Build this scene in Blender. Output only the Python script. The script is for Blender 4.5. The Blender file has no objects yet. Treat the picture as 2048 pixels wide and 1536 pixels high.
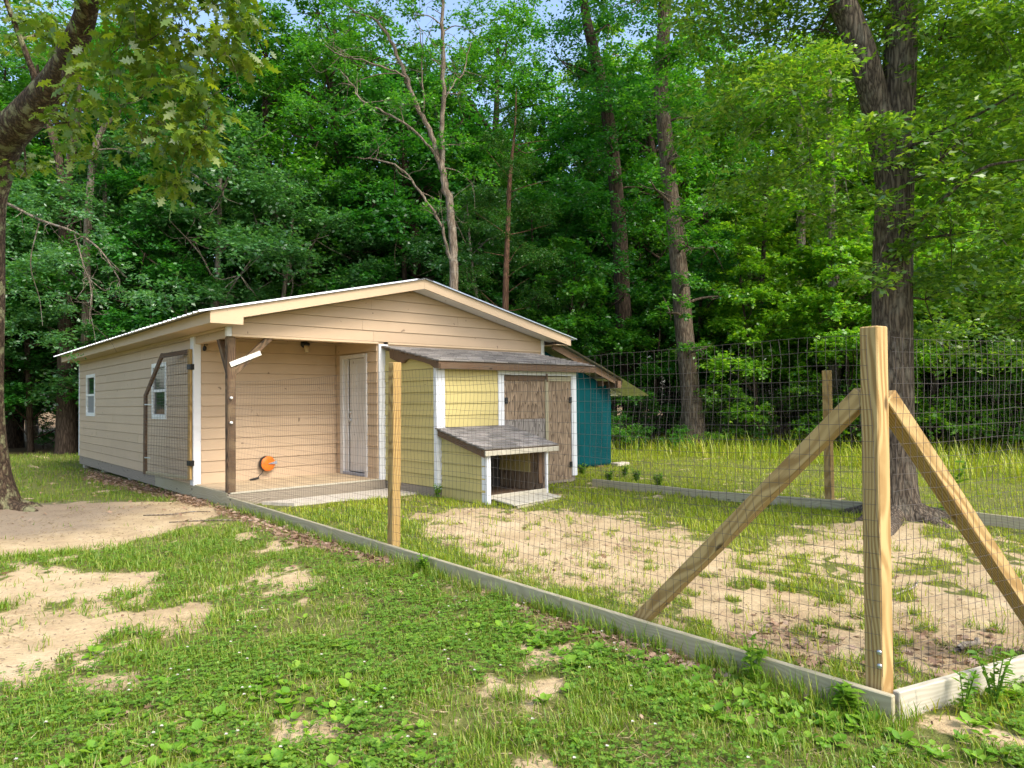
import bpy, math, random
import numpy as np
from mathutils import Matrix, Vector

random.seed(7)
sc = bpy.context.scene
COL = sc.collection

# ------------------------------------------------------------------ camera
cam_d = bpy.data.cameras.new("camera")
cam_d.sensor_width = 36.0
cam_d.lens = 1399.15 / 2048 * 36
cam_d.clip_start = 0.05
cam_d.clip_end = 900
cam = bpy.data.objects.new("camera", cam_d)
COL.objects.link(cam)
yaw, pitch, roll = math.radians(41.534), math.radians(1.38), math.radians(-0.627)
Fv = Vector((math.sin(yaw) * math.cos(pitch), math.cos(yaw) * math.cos(pitch), math.sin(pitch)))
Rv = Vector((math.cos(yaw), -math.sin(yaw), 0))
Uv = Rv.cross(Fv)
R2 = Rv * math.cos(roll) + Uv * math.sin(roll)
U2 = -Rv * math.sin(roll) + Uv * math.cos(roll)
cam.matrix_world = Matrix(((R2.x, U2.x, -Fv.x, -3.528), (R2.y, U2.y, -Fv.y, -10.015), (R2.z, U2.z, -Fv.z, 1.245), (0, 0, 0, 1)))
sc.camera = cam

# ------------------------------------------------------------------ sky, sun, exposure
SUN_EL = math.radians(47)
SUN_AZ_V = Vector((0.12, -0.99, 0)).normalized()      # horizontal direction towards the sun
w = bpy.data.worlds.new("World")
sc.world = w
w.use_nodes = True
nt = w.node_tree
sky = nt.nodes.new("ShaderNodeTexSky")
sky.sky_type = 'NISHITA'
sky.sun_disc = False
sky.sun_elevation = SUN_EL
sky.sun_rotation = math.atan2(SUN_AZ_V.x, SUN_AZ_V.y)
sky.air_density = 1.0
sky.dust_density = 3.0
sky.ozone_density = 0.6
bg = nt.nodes["Background"]
nt.links.new(sky.outputs[0], bg.inputs[0])
bg.inputs[1].default_value = 0.15
sun_d = bpy.data.lights.new("sun", 'SUN')
sun_d.energy = 1.5
sun_d.angle = math.radians(24)
sun_d.color = (1.0, 0.96, 0.90)
sun = bpy.data.objects.new("sun", sun_d)
COL.objects.link(sun)
sdir = Vector((SUN_AZ_V.x * math.cos(SUN_EL), SUN_AZ_V.y * math.cos(SUN_EL), math.sin(SUN_EL)))
sun.rotation_euler = sdir.to_track_quat('Z', 'Y').to_euler()
sun.location = sdir * 40
sc.view_settings.view_transform = 'Standard'
sc.view_settings.look = 'None'
sc.view_settings.exposure = 1.45
sc.view_settings.gamma = 1.0
sc.render.engine = 'CYCLES'
sc.cycles.max_bounces = 12
sc.cycles.diffuse_bounces = 7
sc.cycles.transmission_bounces = 6
sc.cycles.transparent_max_bounces = 8
sc.cycles.glossy_bounces = 3
sc.cycles.use_denoising = True
sc.cycles.sample_clamp_indirect = 8

# ------------------------------------------------------------------ noise and ground height
def _hash(ix, iy, s):
    v = np.sin(ix * 127.1 + iy * 311.7 + s * 74.7) * 43758.5453
    return v - np.floor(v)
def vnoise(x, y, s=0):
    x = np.asarray(x, float); y = np.asarray(y, float)
    ix, iy = np.floor(x), np.floor(y)
    fx, fy = x - ix, y - iy
    fx = fx * fx * (3 - 2 * fx); fy = fy * fy * (3 - 2 * fy)
    a = _hash(ix, iy, s); b = _hash(ix + 1, iy, s); c = _hash(ix, iy + 1, s); d = _hash(ix + 1, iy + 1, s)
    return (a * (1 - fx) + b * fx) * (1 - fy) + (c * (1 - fx) + d * fx) * fy
def fbm(x, y, s=0, o=4):
    t = 0; a = 0.5; n = 0
    for i in range(o):
        t = t + a * vnoise(x * 2 ** i, y * 2 ** i, s + i); n += a; a *= 0.5
    return t / n
def zbase(x, y):
    x = np.asarray(x, float); y = np.asarray(y, float)
    return (-0.19 - 0.011 * np.maximum(0, y) - 0.012 * np.maximum(0, -y - 1)
            + 0.03 * np.exp(-((x - 3) ** 2 + (y + 2.5) ** 2) / 3))
def zg(x, y):
    x = np.asarray(x, float); y = np.asarray(y, float)
    far = np.clip((np.hypot(x, y) - 25) / 30, 0, 1)
    return np.maximum(zbase(x, y), -0.8) + (fbm(x * 1.3, y * 1.3, 5) - 0.5) * 0.035 + (fbm(x * 7, y * 7, 9, 2) - 0.5) * 0.012 + far * (fbm(x * .1, y * .1, 3) - 0.4) * 1.0 \
        + 0.10 * np.exp(-((x + 2.5) ** 2 + (y - 1.9) ** 2) / 0.35) + 0.10 * np.exp(-((x - 5.4) ** 2 + (y + 6.8) ** 2) / 0.45)

# ------------------------------------------------------------------ object helpers
def link(o, parent=None):
    COL.objects.link(o)
    if parent is not None:
        o.parent = parent
        o.matrix_parent_inverse = parent.matrix_basis.inverted()   # every part is built in world space
    return o
def tag(o, label=None, cat=None, group=None, kind=None):
    if label: o["label"] = label
    if cat: o["category"] = cat
    if group: o["group"] = group
    if kind: o["kind"] = kind
    return o
def thing(name, label, cat, loc=(0, 0, 0), group=None):
    o = bpy.data.objects.new(name, None)
    o.empty_display_size = 0.2
    o.location = loc
    COL.objects.link(o)
    return tag(o, label, cat, group)
def mesh(name, V, Fc, mat, parent=None, smooth=False, M=None):
    me = bpy.data.meshes.new(name)
    me.from_pydata([tuple(v) for v in V], [], [tuple(f) for f in Fc])
    if mat: me.materials.append(mat)
    if smooth:
        me.polygons.foreach_set("use_smooth", [True] * len(me.polygons))
    me.update()
    o = bpy.data.objects.new(name, me)
    if M is not None: o.matrix_basis = M
    return link(o, parent)
def same(name, src, parent=None, M=None):
    o = bpy.data.objects.new(name, src.data)
    if M is not None: o.matrix_basis = M
    return link(o, parent)
def cboxdata(sx, sy, sz, b):
    """chamfered box centred on the origin"""
    b = min(b, sx * .3, sy * .3, sz * .3)
    V = []; idx = {}
    for i in (-1, 1):
        for j in (-1, 1):
            for k in (-1, 1):
                for ax in range(3):
                    h = [sx / 2 * i, sy / 2 * j, sz / 2 * k]
                    for a, s in enumerate((i, j, k)):
                        if a != ax: h[a] -= s * b
                    idx[(i, j, k, ax)] = len(V); V.append(tuple(h))
    Fc = []
    for ax in range(3):
        a, c = [q for q in range(3) if q != ax]
        for s in (-1, 1):
            q = []
            for (p, r) in ((-1, -1), (1, -1), (1, 1), (-1, 1)):
                t = [0, 0, 0]; t[ax] = s; t[a] = p; t[c] = r
                q.append(idx[(t[0], t[1], t[2], ax)])
            Fc.append(q)
        for p in (-1, 1):
            for r in (-1, 1):
                t0 = [0, 0, 0]; t0[a] = p; t0[c] = r
                t0[ax] = -1; u0 = tuple(t0); t0[ax] = 1; u1 = tuple(t0)
                Fc.append([idx[(*u0, a)], idx[(*u0, c)], idx[(*u1, c)], idx[(*u1, a)]])
    for i in (-1, 1):
        for j in (-1, 1):
            for k in (-1, 1):
                Fc.append([idx[(i, j, k, 0)], idx[(i, j, k, 1)], idx[(i, j, k, 2)]])
    return V, Fc
def fixn(o):
    import bmesh
    bm = bmesh.new(); bm.from_mesh(o.data); bmesh.ops.recalc_face_normals(bm, faces=bm.faces); bm.to_mesh(o.data); bm.free()
    return o
def box(name, x0, x1, y0, y1, z0, z1, mat, parent=None, b=0.003):
    V, Fc = cboxdata(x1 - x0, y1 - y0, z1 - z0, b)
    return fixn(mesh(name, V, Fc, mat, parent, M=Matrix.Translation(((x0 + x1) / 2, (y0 + y1) / 2, (z0 + z1) / 2))))
def beam(name, p0, p1, wx, wy, mat, parent=None, side=None, b=0.004):
    """lumber from p0 to p1; local z runs along it, wx is measured along 'side'"""
    p0 = Vector(p0); p1 = Vector(p1); z = (p1 - p0); L = z.length; z.normalize()
    s = Vector(side) if side else (Vector((0, 0, 1)) if abs(z.z) < .9 else Vector((1, 0, 0)))
    x = (s - z * s.dot(z)).normalized(); y = z.cross(x)
    V, Fc = cboxdata(wx, wy, L, b)
    c = (p0 + p1) / 2
    M = Matrix(((x.x, y.x, z.x, c.x), (x.y, y.y, z.y, c.y), (x.z, y.z, z.z, c.z), (0, 0, 0, 1)))
    return fixn(mesh(name, V, Fc, mat, parent, M=M))
def prism(name, poly, thick, M, mat, parent=None):
    """polygon in local xy extruded along local z by thick"""
    n = len(poly)
    V = [(x, y, 0) for x, y in poly] + [(x, y, thick) for x, y in poly]
    Fc = [list(range(n))[::-1], list(range(n, 2 * n))] + [[i, (i + 1) % n, n + (i + 1) % n, n + i] for i in range(n)]
    return fixn(mesh(name, V, Fc, mat, parent, M=M))
def lathe(name, prof, M, mat, parent=None, n=20, smooth=True):
    V = []; Fc = []
    for r, z in prof:
        for i in range(n):
            a = 2 * math.pi * i / n; V.append((r * math.cos(a), r * math.sin(a), z))
    for k in range(len(prof) - 1):
        for i in range(n):
            Fc.append([k * n + i, k * n + (i + 1) % n, (k + 1) * n + (i + 1) % n, (k + 1) * n + i])
    Fc.append(list(range(n))[::-1]); Fc.append([(len(prof) - 1) * n + i for i in range(n)])
    return mesh(name, V, Fc, mat, parent, smooth, M)
def tube_np(paths, sides):
    """many tapered tubes -> V, quads.  path: list of (x,y,z,r)"""
    VV = []; FF = []; off = 0
    for P in paths:
        P = np.asarray(P, float); n = len(P)
        X = P[:, :3]; r = P[:, 3]
        T = np.gradient(X, axis=0); T /= np.linalg.norm(T, axis=1, keepdims=True) + 1e-9
        ref = np.array([0, 0, 1.0]) if abs(T[0, 2]) < .8 else np.array([1.0, 0, 0])
        A = np.cross(T, ref); A /= np.linalg.norm(A, axis=1, keepdims=True) + 1e-9
        B = np.cross(T, A)
        a = np.arange(sides) * 2 * np.pi / sides
        ring = X[:, None, :] + r[:, None, None] * (np.cos(a)[None, :, None] * A[:, None, :] + np.sin(a)[None, :, None] * B[:, None, :])
        VV.append(ring.reshape(-1, 3))
        k = np.arange(n - 1)[:, None] * sides; i = np.arange(sides)[None, :]; j = (i + 1) % sides
        q = np.stack([k + i, k + j, k + sides + j, k + sides + i], -1).reshape(-1, 4) + off
        FF.append(q); off += n * sides
    return np.concatenate(VV), np.concatenate(FF)
def np_mesh(name, V, F, mat, parent=None, smooth=False, M=None, link_it=True):
    """V (n,3); F list of index arrays each (m,k)"""
    if isinstance(F, np.ndarray): F = [F]
    me = bpy.data.meshes.new(name)
    me.vertices.add(len(V)); me.vertices.foreach_set("co", np.ascontiguousarray(V, dtype=np.float32).ravel())
    loops = np.concatenate([f.ravel() for f in F]); tot = np.concatenate([np.full(len(f), f.shape[1]) for f in F])
    me.loops.add(len(loops)); me.loops.foreach_set("vertex_index", loops.astype(np.int32))
    me.polygons.add(len(tot)); st = np.concatenate([[0], np.cumsum(tot)[:-1]]).astype(np.int32)
    me.polygons.foreach_set("loop_start", st)
    if smooth: me.polygons.foreach_set("use_smooth", np.ones(len(tot), bool))
    if mat: me.materials.append(mat)
    me.update(calc_edges=True)
    if not link_it: return me
    o = bpy.data.objects.new(name, me)
    if M is not None: o.matrix_basis = M
    return link(o, parent)

# ------------------------------------------------------------------ materials
def new_mat(name):
    m = bpy.data.materials.new(name); m.use_nodes = True
    t = m.node_tree
    return m, t, t.nodes["Principled BSDF"]
def N(t, ty, **k):
    n = t.nodes.new(ty)
    for a, v in k.items(): setattr(n, a, v)
    return n
def coords(t, scale=(1, 1, 1), kind="Object"):
    tc = N(t, "ShaderNodeTexCoord"); mp = N(t, "ShaderNodeMapping")
    mp.inputs["Scale"].default_value = scale
    t.links.new(tc.outputs[kind], mp.inputs[0])
    return mp.outputs[0]
def noise(t, vec, scale, detail=4, rough=.55, dist=0):
    n = N(t, "ShaderNodeTexNoise"); n.inputs["Scale"].default_value = scale
    n.inputs["Detail"].default_value = detail; n.inputs["Roughness"].default_value = rough
    n.inputs["Distortion"].default_value = dist
    t.links.new(vec, n.inputs["Vector"]); return n.outputs["Fac"]
def ramp(t, fac, stops):
    r = N(t, "ShaderNodeValToRGB"); cr = r.color_ramp
    while len(cr.elements) < len(stops): cr.elements.new(.5)
    for e, (p, c) in zip(cr.elements, stops):
        e.position = p; e.color = (*c, 1) if len(c) == 3 else c
    t.links.new(fac, r.inputs[0]); return r.outputs[0]
def mixc(t, fac, a, b, mode='MIX'):
    m = N(t, "ShaderNodeMix", data_type='RGBA', blend_type=mode)
    for s, v in ((0, fac), (6, a), (7, b)):
        if hasattr(v, "links"): t.links.new(v, m.inputs[s])
        elif isinstance(v, (int, float)): m.inputs[s].default_value = v
        else: m.inputs[s].default_value = (*v, 1)
    return m.outputs[2]
def bump(t, h, strength, dist, out):
    b = N(t, "ShaderNodeBump"); b.inputs["Strength"].default_value = strength; b.inputs["Distance"].default_value = dist
    t.links.new(h, b.inputs["Height"]); t.links.new(b.outputs[0], out)
def objrand(t): return N(t, "ShaderNodeObjectInfo").outputs["Random"]
def math_(t, op, a, b):
    m = N(t, "ShaderNodeMath", operation=op)
    for i, v in enumerate((a, b)):
        if hasattr(v, "links"): t.links.new(v, m.inputs[i])
        else: m.inputs[i].default_value = v
    return m.outputs[0]

def mat_paint(name, col, dirt=(.35, .27, .17), dirt_amt=.35, rough=.55):
    m, t, p = new_mat(name)
    v = coords(t, kind="Object")
    geo = N(t, "ShaderNodeNewGeometry")
    n1 = noise(t, geo.outputs["Position"], 1.7, 5, .6)
    n2 = noise(t, geo.outputs["Position"], 26, 4, .6)
    a = math_(t, 'MULTIPLY', ramp(t, n1, [(.42, (0, 0, 0)), (.75, (1, 1, 1))]), dirt_amt)
    c = mixc(t, a, col, dirt)
    c = mixc(t, math_(t, 'MULTIPLY', ramp(t, n2, [(.55, (0, 0, 0)), (.8, (1, 1, 1))]), .10), c, dirt)
    n4 = noise(t, geo.outputs["Position"], 9.5, 2, .4, .6)
    c = mixc(t, math_(t, 'MULTIPLY', ramp(t, n4, [(.735, (0, 0, 0)), (.76, (1, 1, 1))]), .75), c, (.13, .08, .04))
    r = math_(t, 'MULTIPLY_ADD', objrand(t), .10); t.nodes[-1].inputs[2].default_value = .95
    hs = N(t, "ShaderNodeHueSaturation"); t.links.new(c, hs.inputs["Color"]); t.links.new(r, hs.inputs["Value"])
    t.links.new(hs.outputs[0], p.inputs["Base Color"]); p.inputs["Roughness"].default_value = rough
    mp = N(t, "ShaderNodeMapping"); mp.inputs["Scale"].default_value = (18, 18, 120); t.links.new(geo.outputs["Position"], mp.inputs[0])
    bump(t, noise(t, mp.outputs[0], 1.0, 3), .18, .004, p.inputs["Normal"])
    return m
def mat_wood(name, light, dark, stain=None, scale=1.0, rough=.75, gloss=.3, knots=True, bumps=.35):
    """grain runs along local z"""
    m, t, p = new_mat(name)
    oi = N(t, "ShaderNodeObjectInfo")
    tc = N(t, "ShaderNodeTexCoord"); add = N(t, "ShaderNodeVectorMath", operation='ADD'); sc_ = N(t, "ShaderNodeVectorMath", operation='SCALE')
    cmb = N(t, "ShaderNodeCombineXYZ")
    t.links.new(oi.outputs["Random"], cmb.inputs[0]); t.links.new(oi.outputs["Random"], cmb.inputs[2]); t.links.new(cmb.outputs[0], sc_.inputs[0]); sc_.inputs[3].default_value = 37
    t.links.new(tc.outputs["Object"], add.inputs[0]); t.links.new(sc_.outputs[0], add.inputs[1])
    mp = N(t, "ShaderNodeMapping"); mp.inputs["Scale"].default_value = (22 * scale, 22 * scale, 1.1 * scale); t.links.new(add.outputs[0], mp.inputs[0])
    wv = N(t, "ShaderNodeTexWave"); wv.wave_type = 'RINGS'; wv.rings_direction = 'Z'
    wv.inputs["Scale"].default_value = .8; wv.inputs["Distortion"].default_value = 2.5; wv.inputs["Detail"].default_value = 3; wv.inputs["Detail Scale"].default_value = .7
    wob = N(t, "ShaderNodeTexNoise"); wob.inputs["Scale"].default_value = 1.0; wob.inputs["Detail"].default_value = 2
    mw = N(t, "ShaderNodeMapping"); mw.inputs["Scale"].default_value = (3, 3, .9); t.links.new(add.outputs[0], mw.inputs[0]); t.links.new(mw.outputs[0], wob.inputs[0])
    sw = N(t, "ShaderNodeVectorMath", operation='SCALE'); sw.inputs[3].default_value = 6.0; t.links.new(wob.outputs["Color"], sw.inputs[0])
    aw = N(t, "ShaderNodeVectorMath", operation='ADD'); t.links.new(mp.outputs[0], aw.inputs[0]); t.links.new(sw.outputs[0], aw.inputs[1])
    t.links.new(aw.outputs[0], wv.inputs[0])
    mp2 = N(t, "ShaderNodeMapping"); mp2.inputs["Scale"].default_value = (90 * scale, 90 * scale, 2.2 * scale); t.links.new(add.outputs[0], mp2.inputs[0])
    fine = noise(t, mp2.outputs[0], 1, 5, .65)
    g = math_(t, 'MULTIPLY', wv.outputs["Fac"], fine)
    c = ramp(t, g, [(.08, dark), (.42, light)])
    if stain:
        big = noise(t, add.outputs[0], 3.0, 4, .6)
        c = mixc(t, ramp(t, big, [(.45, (0, 0, 0)), (.7, (1, 1, 1))]), c, stain)
    if knots:
        mpk = N(t, "ShaderNodeMapping"); mpk.inputs["Scale"].default_value = (8, 8, 3.2); t.links.new(add.outputs[0], mpk.inputs[0])
        vo = N(t, "ShaderNodeTexVoronoi"); vo.inputs["Scale"].default_value = 1.0; t.links.new(mpk.outputs[0], vo.inputs[0])
        c = mixc(t, ramp(t, vo.outputs["Distance"], [(.07, (1, 1, 1)), (.15, (0, 0, 0))]), c, tuple(q * .35 for q in dark))
    t.links.new(c, p.inputs["Base Color"]); p.inputs["Roughness"].default_value = rough; p.inputs["Specular IOR Level"].default_value = gloss
    bump(t, g, bumps, .003, p.inputs["Normal"])
    return m
def mat_plain(name, col, rough=.6, metal=0, nscale=20, var=.25, bumpd=0):
    m, t, p = new_mat(name)
    geo = N(t, "ShaderNodeNewGeometry")
    n = noise(t, geo.outputs["Position"], nscale, 4, .6)
    c = ramp(t, n, [(.3, tuple(q * (1 - var) for q in col)), (.7, tuple(min(1, q * (1 + var * .5)) for q in col))])
    t.links.new(c, p.inputs["Base Color"]); p.inputs["Roughness"].default_value = rough; p.inputs["Metallic"].default_value = metal
    if bumpd: bump(t, n, .5, bumpd, p.inputs["Normal"])
    return m
def mat_leaf(name, c0, c1, c2, trans=.34, tcol=None, gloss=.07, rough=.42, objvar=.12):
    m, t, p = new_mat(name)
    t.nodes.remove(p); out = t.nodes["Material Output"]
    geo = N(t, "ShaderNodeNewGeometry")
    c = ramp(t, geo.outputs["Random Per Island"], [(0, c0), (.55, c1), (1, c2)])
    hs = N(t, "ShaderNodeHueSaturation"); t.links.new(c, hs.inputs["Color"])
    r = math_(t, 'MULTIPLY_ADD', objrand(t), objvar * 2); t.nodes[-1].inputs[2].default_value = 1 - objvar
    t.links.new(r, hs.inputs["Value"])
    d = N(t, "ShaderNodeBsdfDiffuse"); t.links.new(hs.outputs[0], d.inputs[0])
    tr = N(t, "ShaderNodeBsdfTranslucent")
    tc = mixc(t, 1.0, hs.outputs[0], tcol or (1.6, 1.5, .6), 'MULTIPLY'); t.links.new(tc, tr.inputs[0])
    mx = N(t, "ShaderNodeMixShader"); mx.inputs[0].default_value = trans
    t.links.new(d.outputs[0], mx.inputs[1]); t.links.new(tr.outputs[0], mx.inputs[2])
    gl = N(t, "ShaderNodeBsdfGlossy"); gl.inputs["Roughness"].default_value = rough; gl.inputs[0].default_value = (1, 1, 1, 1)
    m2 = N(t, "ShaderNodeMixShader"); m2.inputs[0].default_value = gloss
    t.links.new(mx.outputs[0], m2.inputs[1]); t.links.new(gl.outputs[0], m2.inputs[2])
    t.links.new(m2.outputs[0], out.inputs[0])
    return m
def mat_bark(name, dark, light, lichen=None, scale=1.0, lich_amt=.6, zs=1.6):
    m, t, p = new_mat(name)
    v = coords(t, (11 * scale, 11 * scale, zs * scale))
    vo = N(t, "ShaderNodeTexVoronoi"); vo.feature = 'DISTANCE_TO_EDGE'; vo.inputs["Scale"].default_value = 1.6
    wob = N(t, "ShaderNodeTexNoise"); wob.inputs["Scale"].default_value = 1.4; wob.inputs["Detail"].default_value = 4; t.links.new(v, wob.inputs[0])
    av = N(t, "ShaderNodeVectorMath", operation='ADD'); t.links.new(v, av.inputs[0]); t.links.new(wob.outputs["Color"], av.inputs[1])
    t.links.new(av.outputs[0], vo.inputs[0])
    n2 = noise(t, v, 5, 5, .7)
    h = math_(t, 'ADD', vo.outputs["Distance"], math_(t, 'MULTIPLY', n2, .35))
    c = ramp(t, h, [(.12, dark), (.50, light)])
    if lichen:
        ln = noise(t, coords(t, (1, 1, .8)), 7, 5, .7)
        c = mixc(t, math_(t, 'MULTIPLY', ramp(t, ln, [(.52, (0, 0, 0)), (.60, (1, 1, 1))]), lich_amt), c, lichen)
    t.links.new(c, p.inputs["Base Color"]); p.inputs["Roughness"].default_value = .9; p.inputs["Specular IOR Level"].default_value = .2
    bump(t, h, 1.0, .03, p.inputs["Normal"])
    return m

TAN = mat_paint("tan_paint", (.475, .345, .220), dirt=(.36, .25, .145), dirt_amt=.30)
TANT = mat_paint("tan_trim_paint", (.51, .375, .235), dirt=(.39, .28, .17), dirt_amt=.15)
YEL = mat_paint("yellow_paint", (.49, .405, .15), dirt=(.33, .27, .10), dirt_amt=.35)
WHT = mat_paint("white_paint", (.66, .67, .68), dirt=(.46, .45, .41), dirt_amt=.25)
DOORW = mat_paint("door_paint", (.56, .54, .51), dirt=(.36, .30, .23), dirt_amt=.45)
PINE = mat_wood("treated_pine", (.50, .34, .145), (.30, .18, .062), stain=(.42, .285, .115), scale=1.0)
PINEO = mat_wood("aged_treated_pine", (.42, .28, .105), (.26, .155, .045), stain=(.35, .235, .09))
GREYW = mat_wood("weathered_grey_board", (.39, .35, .235), (.325, .29, .185), stain=(.34, .305, .185), scale=.6, bumps=.12)
GREYW2 = mat_wood("pale_weathered_board", (.45, .415, .325), (.375, .345, .265), stain=(.40, .37, .285), scale=.6, bumps=.12)
DARKW = mat_wood("dark_stained_wood", (.145, .088, .048), (.050, .030, .016), stain=(.20, .14, .075), scale=.9)
BROWNW = mat_wood("brown_rafter_wood", (.17, .105, .06), (.075, .042, .022), stain=(.13, .09, .055))
def mat_ply(name, light, dark):
    m, t, p = new_mat(name)
    oi = N(t, "ShaderNodeObjectInfo"); tc = N(t, "ShaderNodeTexCoord"); cmb = N(t, "ShaderNodeCombineXYZ"); t.links.new(oi.outputs["Random"], cmb.inputs[0])
    sc_ = N(t, "ShaderNodeVectorMath", operation='SCALE'); sc_.inputs[3].default_value = 9; t.links.new(cmb.outputs[0], sc_.inputs[0])
    add = N(t, "ShaderNodeVectorMath", operation='ADD'); t.links.new(tc.outputs["Object"], add.inputs[0]); t.links.new(sc_.outputs[0], add.inputs[1])
    mp = N(t, "ShaderNodeMapping"); mp.inputs["Scale"].default_value = (5.5, 5.5, .75); t.links.new(add.outputs[0], mp.inputs[0])
    n0 = N(t, "ShaderNodeTexNoise"); n0.inputs["Scale"].default_value = 1.0; n0.inputs["Detail"].default_value = 3; t.links.new(mp.outputs[0], n0.inputs[0])
    rings = math_(t, 'FRACT', math_(t, 'MULTIPLY', n0.outputs["Fac"], 13.0), 0)
    mp2 = N(t, "ShaderNodeMapping"); mp2.inputs["Scale"].default_value = (60, 60, 2.5); t.links.new(add.outputs[0], mp2.inputs[0])
    fine = noise(t, mp2.outputs[0], 1, 4, .7)
    g = math_(t, 'MULTIPLY', rings, math_(t, 'ADD', fine, .25))
    big = noise(t, add.outputs[0], 2.2, 3, .6)
    c = ramp(t, g, [(.05, dark), (.5, light)])
    c = mixc(t, math_(t, 'MULTIPLY', big, .5), c, tuple(q * .6 for q in light))
    t.links.new(c, p.inputs["Base Color"]); p.inputs["Roughness"].default_value = .9; p.inputs["Specular IOR Level"].default_value = .15
    bump(t, g, .3, .002, p.inputs["Normal"])
    return m
PLYW = mat_ply("weathered_plywood", (.34, .25, .165), (.085, .055, .036))
PLYG = mat_ply("grey_weathered_plywood", (.32, .285, .25), (.11, .095, .085))
DECKM = mat_plain("worn_deck_paint", (.47, .36, .22), .7, 0, 5, .35)
RIMM = mat_wood("grey_rim_board", (.30, .255, .195), (.20, .165, .12), stain=(.24, .20, .15), scale=.7, bumps=.12)
CONC = mat_plain("concrete", (.48, .43, .35), .9, 0, 14, .25, .004)
METAL = mat_plain("galvanised_roof", (.62, .64, .66), .35, .85, 3, .15)
BLACKM = mat_plain("black_metal", (.012, .012, .013), .45, .3)
WIRE = mat_plain("galvanised_wire", (.085, .070, .062), .5, .2, 60, .3)
STEEL = mat_plain("zinc_hardware", (.6, .63, .66), .35, .9)
TEAL = mat_plain("teal_tarp", (.001, .050, .058), .9, 0, 2.0, .25, .006)
TEAL.node_tree.nodes["Principled BSDF"].inputs["Specular IOR Level"].default_value = .08
ORANGE = mat_plain("orange_plastic", (.72, .17, .008), .4)
GREYP = mat_plain("grey_plastic", (.25, .27, .31), .45)
DARKIN = mat_plain("interior_shade", (.05, .045, .04), .9)  # near-black base: the shade inside openings put into the colour
WPLAST = mat_plain("white_plastic", (.78, .78, .74), .45)
STONE = mat_plain("stone", (.33, .30, .25), .9, 0, 12, .35, .01)

def mat_glass():
    m, t, p = new_mat("window_glass")
    p.inputs["Base Color"].default_value = (.02, .025, .025, 1); p.inputs["Roughness"].default_value = .04
    p.inputs["Specular IOR Level"].default_value = .25
    v = coords(t); bump(t, noise(t, v, 3, 2), .02, .02, p.inputs["Normal"])
    return m
GLASS = mat_glass()
def mat_lampglass():
    m, t, p = new_mat("lamp_glass")
    p.inputs["Base Color"].default_value = (.75, .62, .40, 1); p.inputs["Roughness"].default_value = .15
    p.inputs["Transmission Weight"].default_value = .5
    return m
LAMPG = mat_lampglass()
def mat_screen():
    m, t, p = new_mat("window_screen")
    v = coords(t); n = noise(t, v, 60, 2)
    t.links.new(ramp(t, n, [(.3, (.12, .13, .13)), (.7, (.20, .21, .21))]), p.inputs["Base Color"]); p.inputs["Roughness"].default_value = .5
    return m
SCREEN = mat_screen()
def mat_shingle():
    m, t, p = new_mat("asphalt_shingle")
    geo = N(t, "ShaderNodeNewGeometry")
    n = noise(t, geo.outputs["Position"], 130, 3, .7); n2 = noise(t, geo.outputs["Position"], 5, 4, .6)
    c = ramp(t, n, [(.3, (.085, .078, .070)), (.7, (.30, .275, .245))])
    c = mixc(t, math_(t, 'MULTIPLY', n2, .45), c, (.19, .165, .14))
    hs = N(t, "ShaderNodeHueSaturation"); t.links.new(c, hs.inputs["Color"])
    r = math_(t, 'MULTIPLY_ADD', objrand(t), .75); t.nodes[-1].inputs[2].default_value = .62
    t.links.new(r, hs.inputs["Value"])
    t.links.new(hs.outputs[0], p.inputs["Base Color"]); p.inputs["Roughness"].default_value = .95
    bump(t, n, .6, .004, p.inputs["Normal"])
    return m
SHING = mat_shingle()
def mat_print():
    """white strip with rows of small dark illegible print on its outer half"""
    m, t, p = new_mat("printed_strip")
    tc = N(t, "ShaderNodeTexCoord"); sp = N(t, "ShaderNodeSeparateXYZ"); t.links.new(tc.outputs["Object"], sp.inputs[0])
    mp = N(t, "ShaderNodeMapping"); mp.inputs["Scale"].default_value = (40, 1, 130); t.links.new(tc.outputs["Object"], mp.inputs[0])
    ltr = ramp(t, noise(t, mp.outputs[0], 1, 1), [(.47, (0, 0, 0)), (.5, (1, 1, 1))])
    rows = N(t, "ShaderNodeTexWave"); rows.bands_direction = 'X'; rows.inputs["Scale"].default_value = 15; t.links.new(tc.outputs["Object"], rows.inputs[0])
    rr = ramp(t, rows.outputs["Fac"], [(.5, (0, 0, 0)), (.6, (1, 1, 1))])
    half = math_(t, 'GREATER_THAN', sp.outputs[2], -.02)
    f = math_(t, 'MULTIPLY', math_(t, 'MULTIPLY', ltr, rr), math_(t, 'MULTIPLY', half, .7))
    t.links.new(mixc(t, f, (.72, .74, .66), (.12, .10, .08)), p.inputs["Base Color"]); p.inputs["Roughness"].default_value = .6
    return m
PRINT = mat_print()

LEAF_DEEP = mat_leaf("leaf_deep_green", (.015, .105, .010), (.029, .160, .015), (.062, .230, .024), trans=.46, gloss=.04)
LEAF_BLUE = mat_leaf("leaf_cool_green", (.032, .135, .030), (.058, .190, .044), (.115, .275, .068), trans=.44, gloss=.06)
LEAF_MID = mat_leaf("leaf_mid_green", (.028, .145, .009), (.055, .220, .014), (.120, .310, .022), trans=.48, gloss=.04)
LEAF_BRIGHT = mat_leaf("leaf_sunlit_yellow_green", (.065, .215, .010), (.135, .325, .015), (.260, .440, .026), trans=.50, gloss=.04)  # right-hand trees: sunlit brightness and yellow put into the leaf colour
LEAF_OAKL = mat_leaf("leaf_olive_oak", (.060, .140, .008), (.115, .195, .010), (.180, .240, .016), trans=.55, gloss=.05)
LEAF_OAKR = mat_leaf("leaf_light_oak", (.062, .180, .014), (.132, .285, .022), (.265, .410, .036), trans=.50, gloss=.05)
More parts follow.
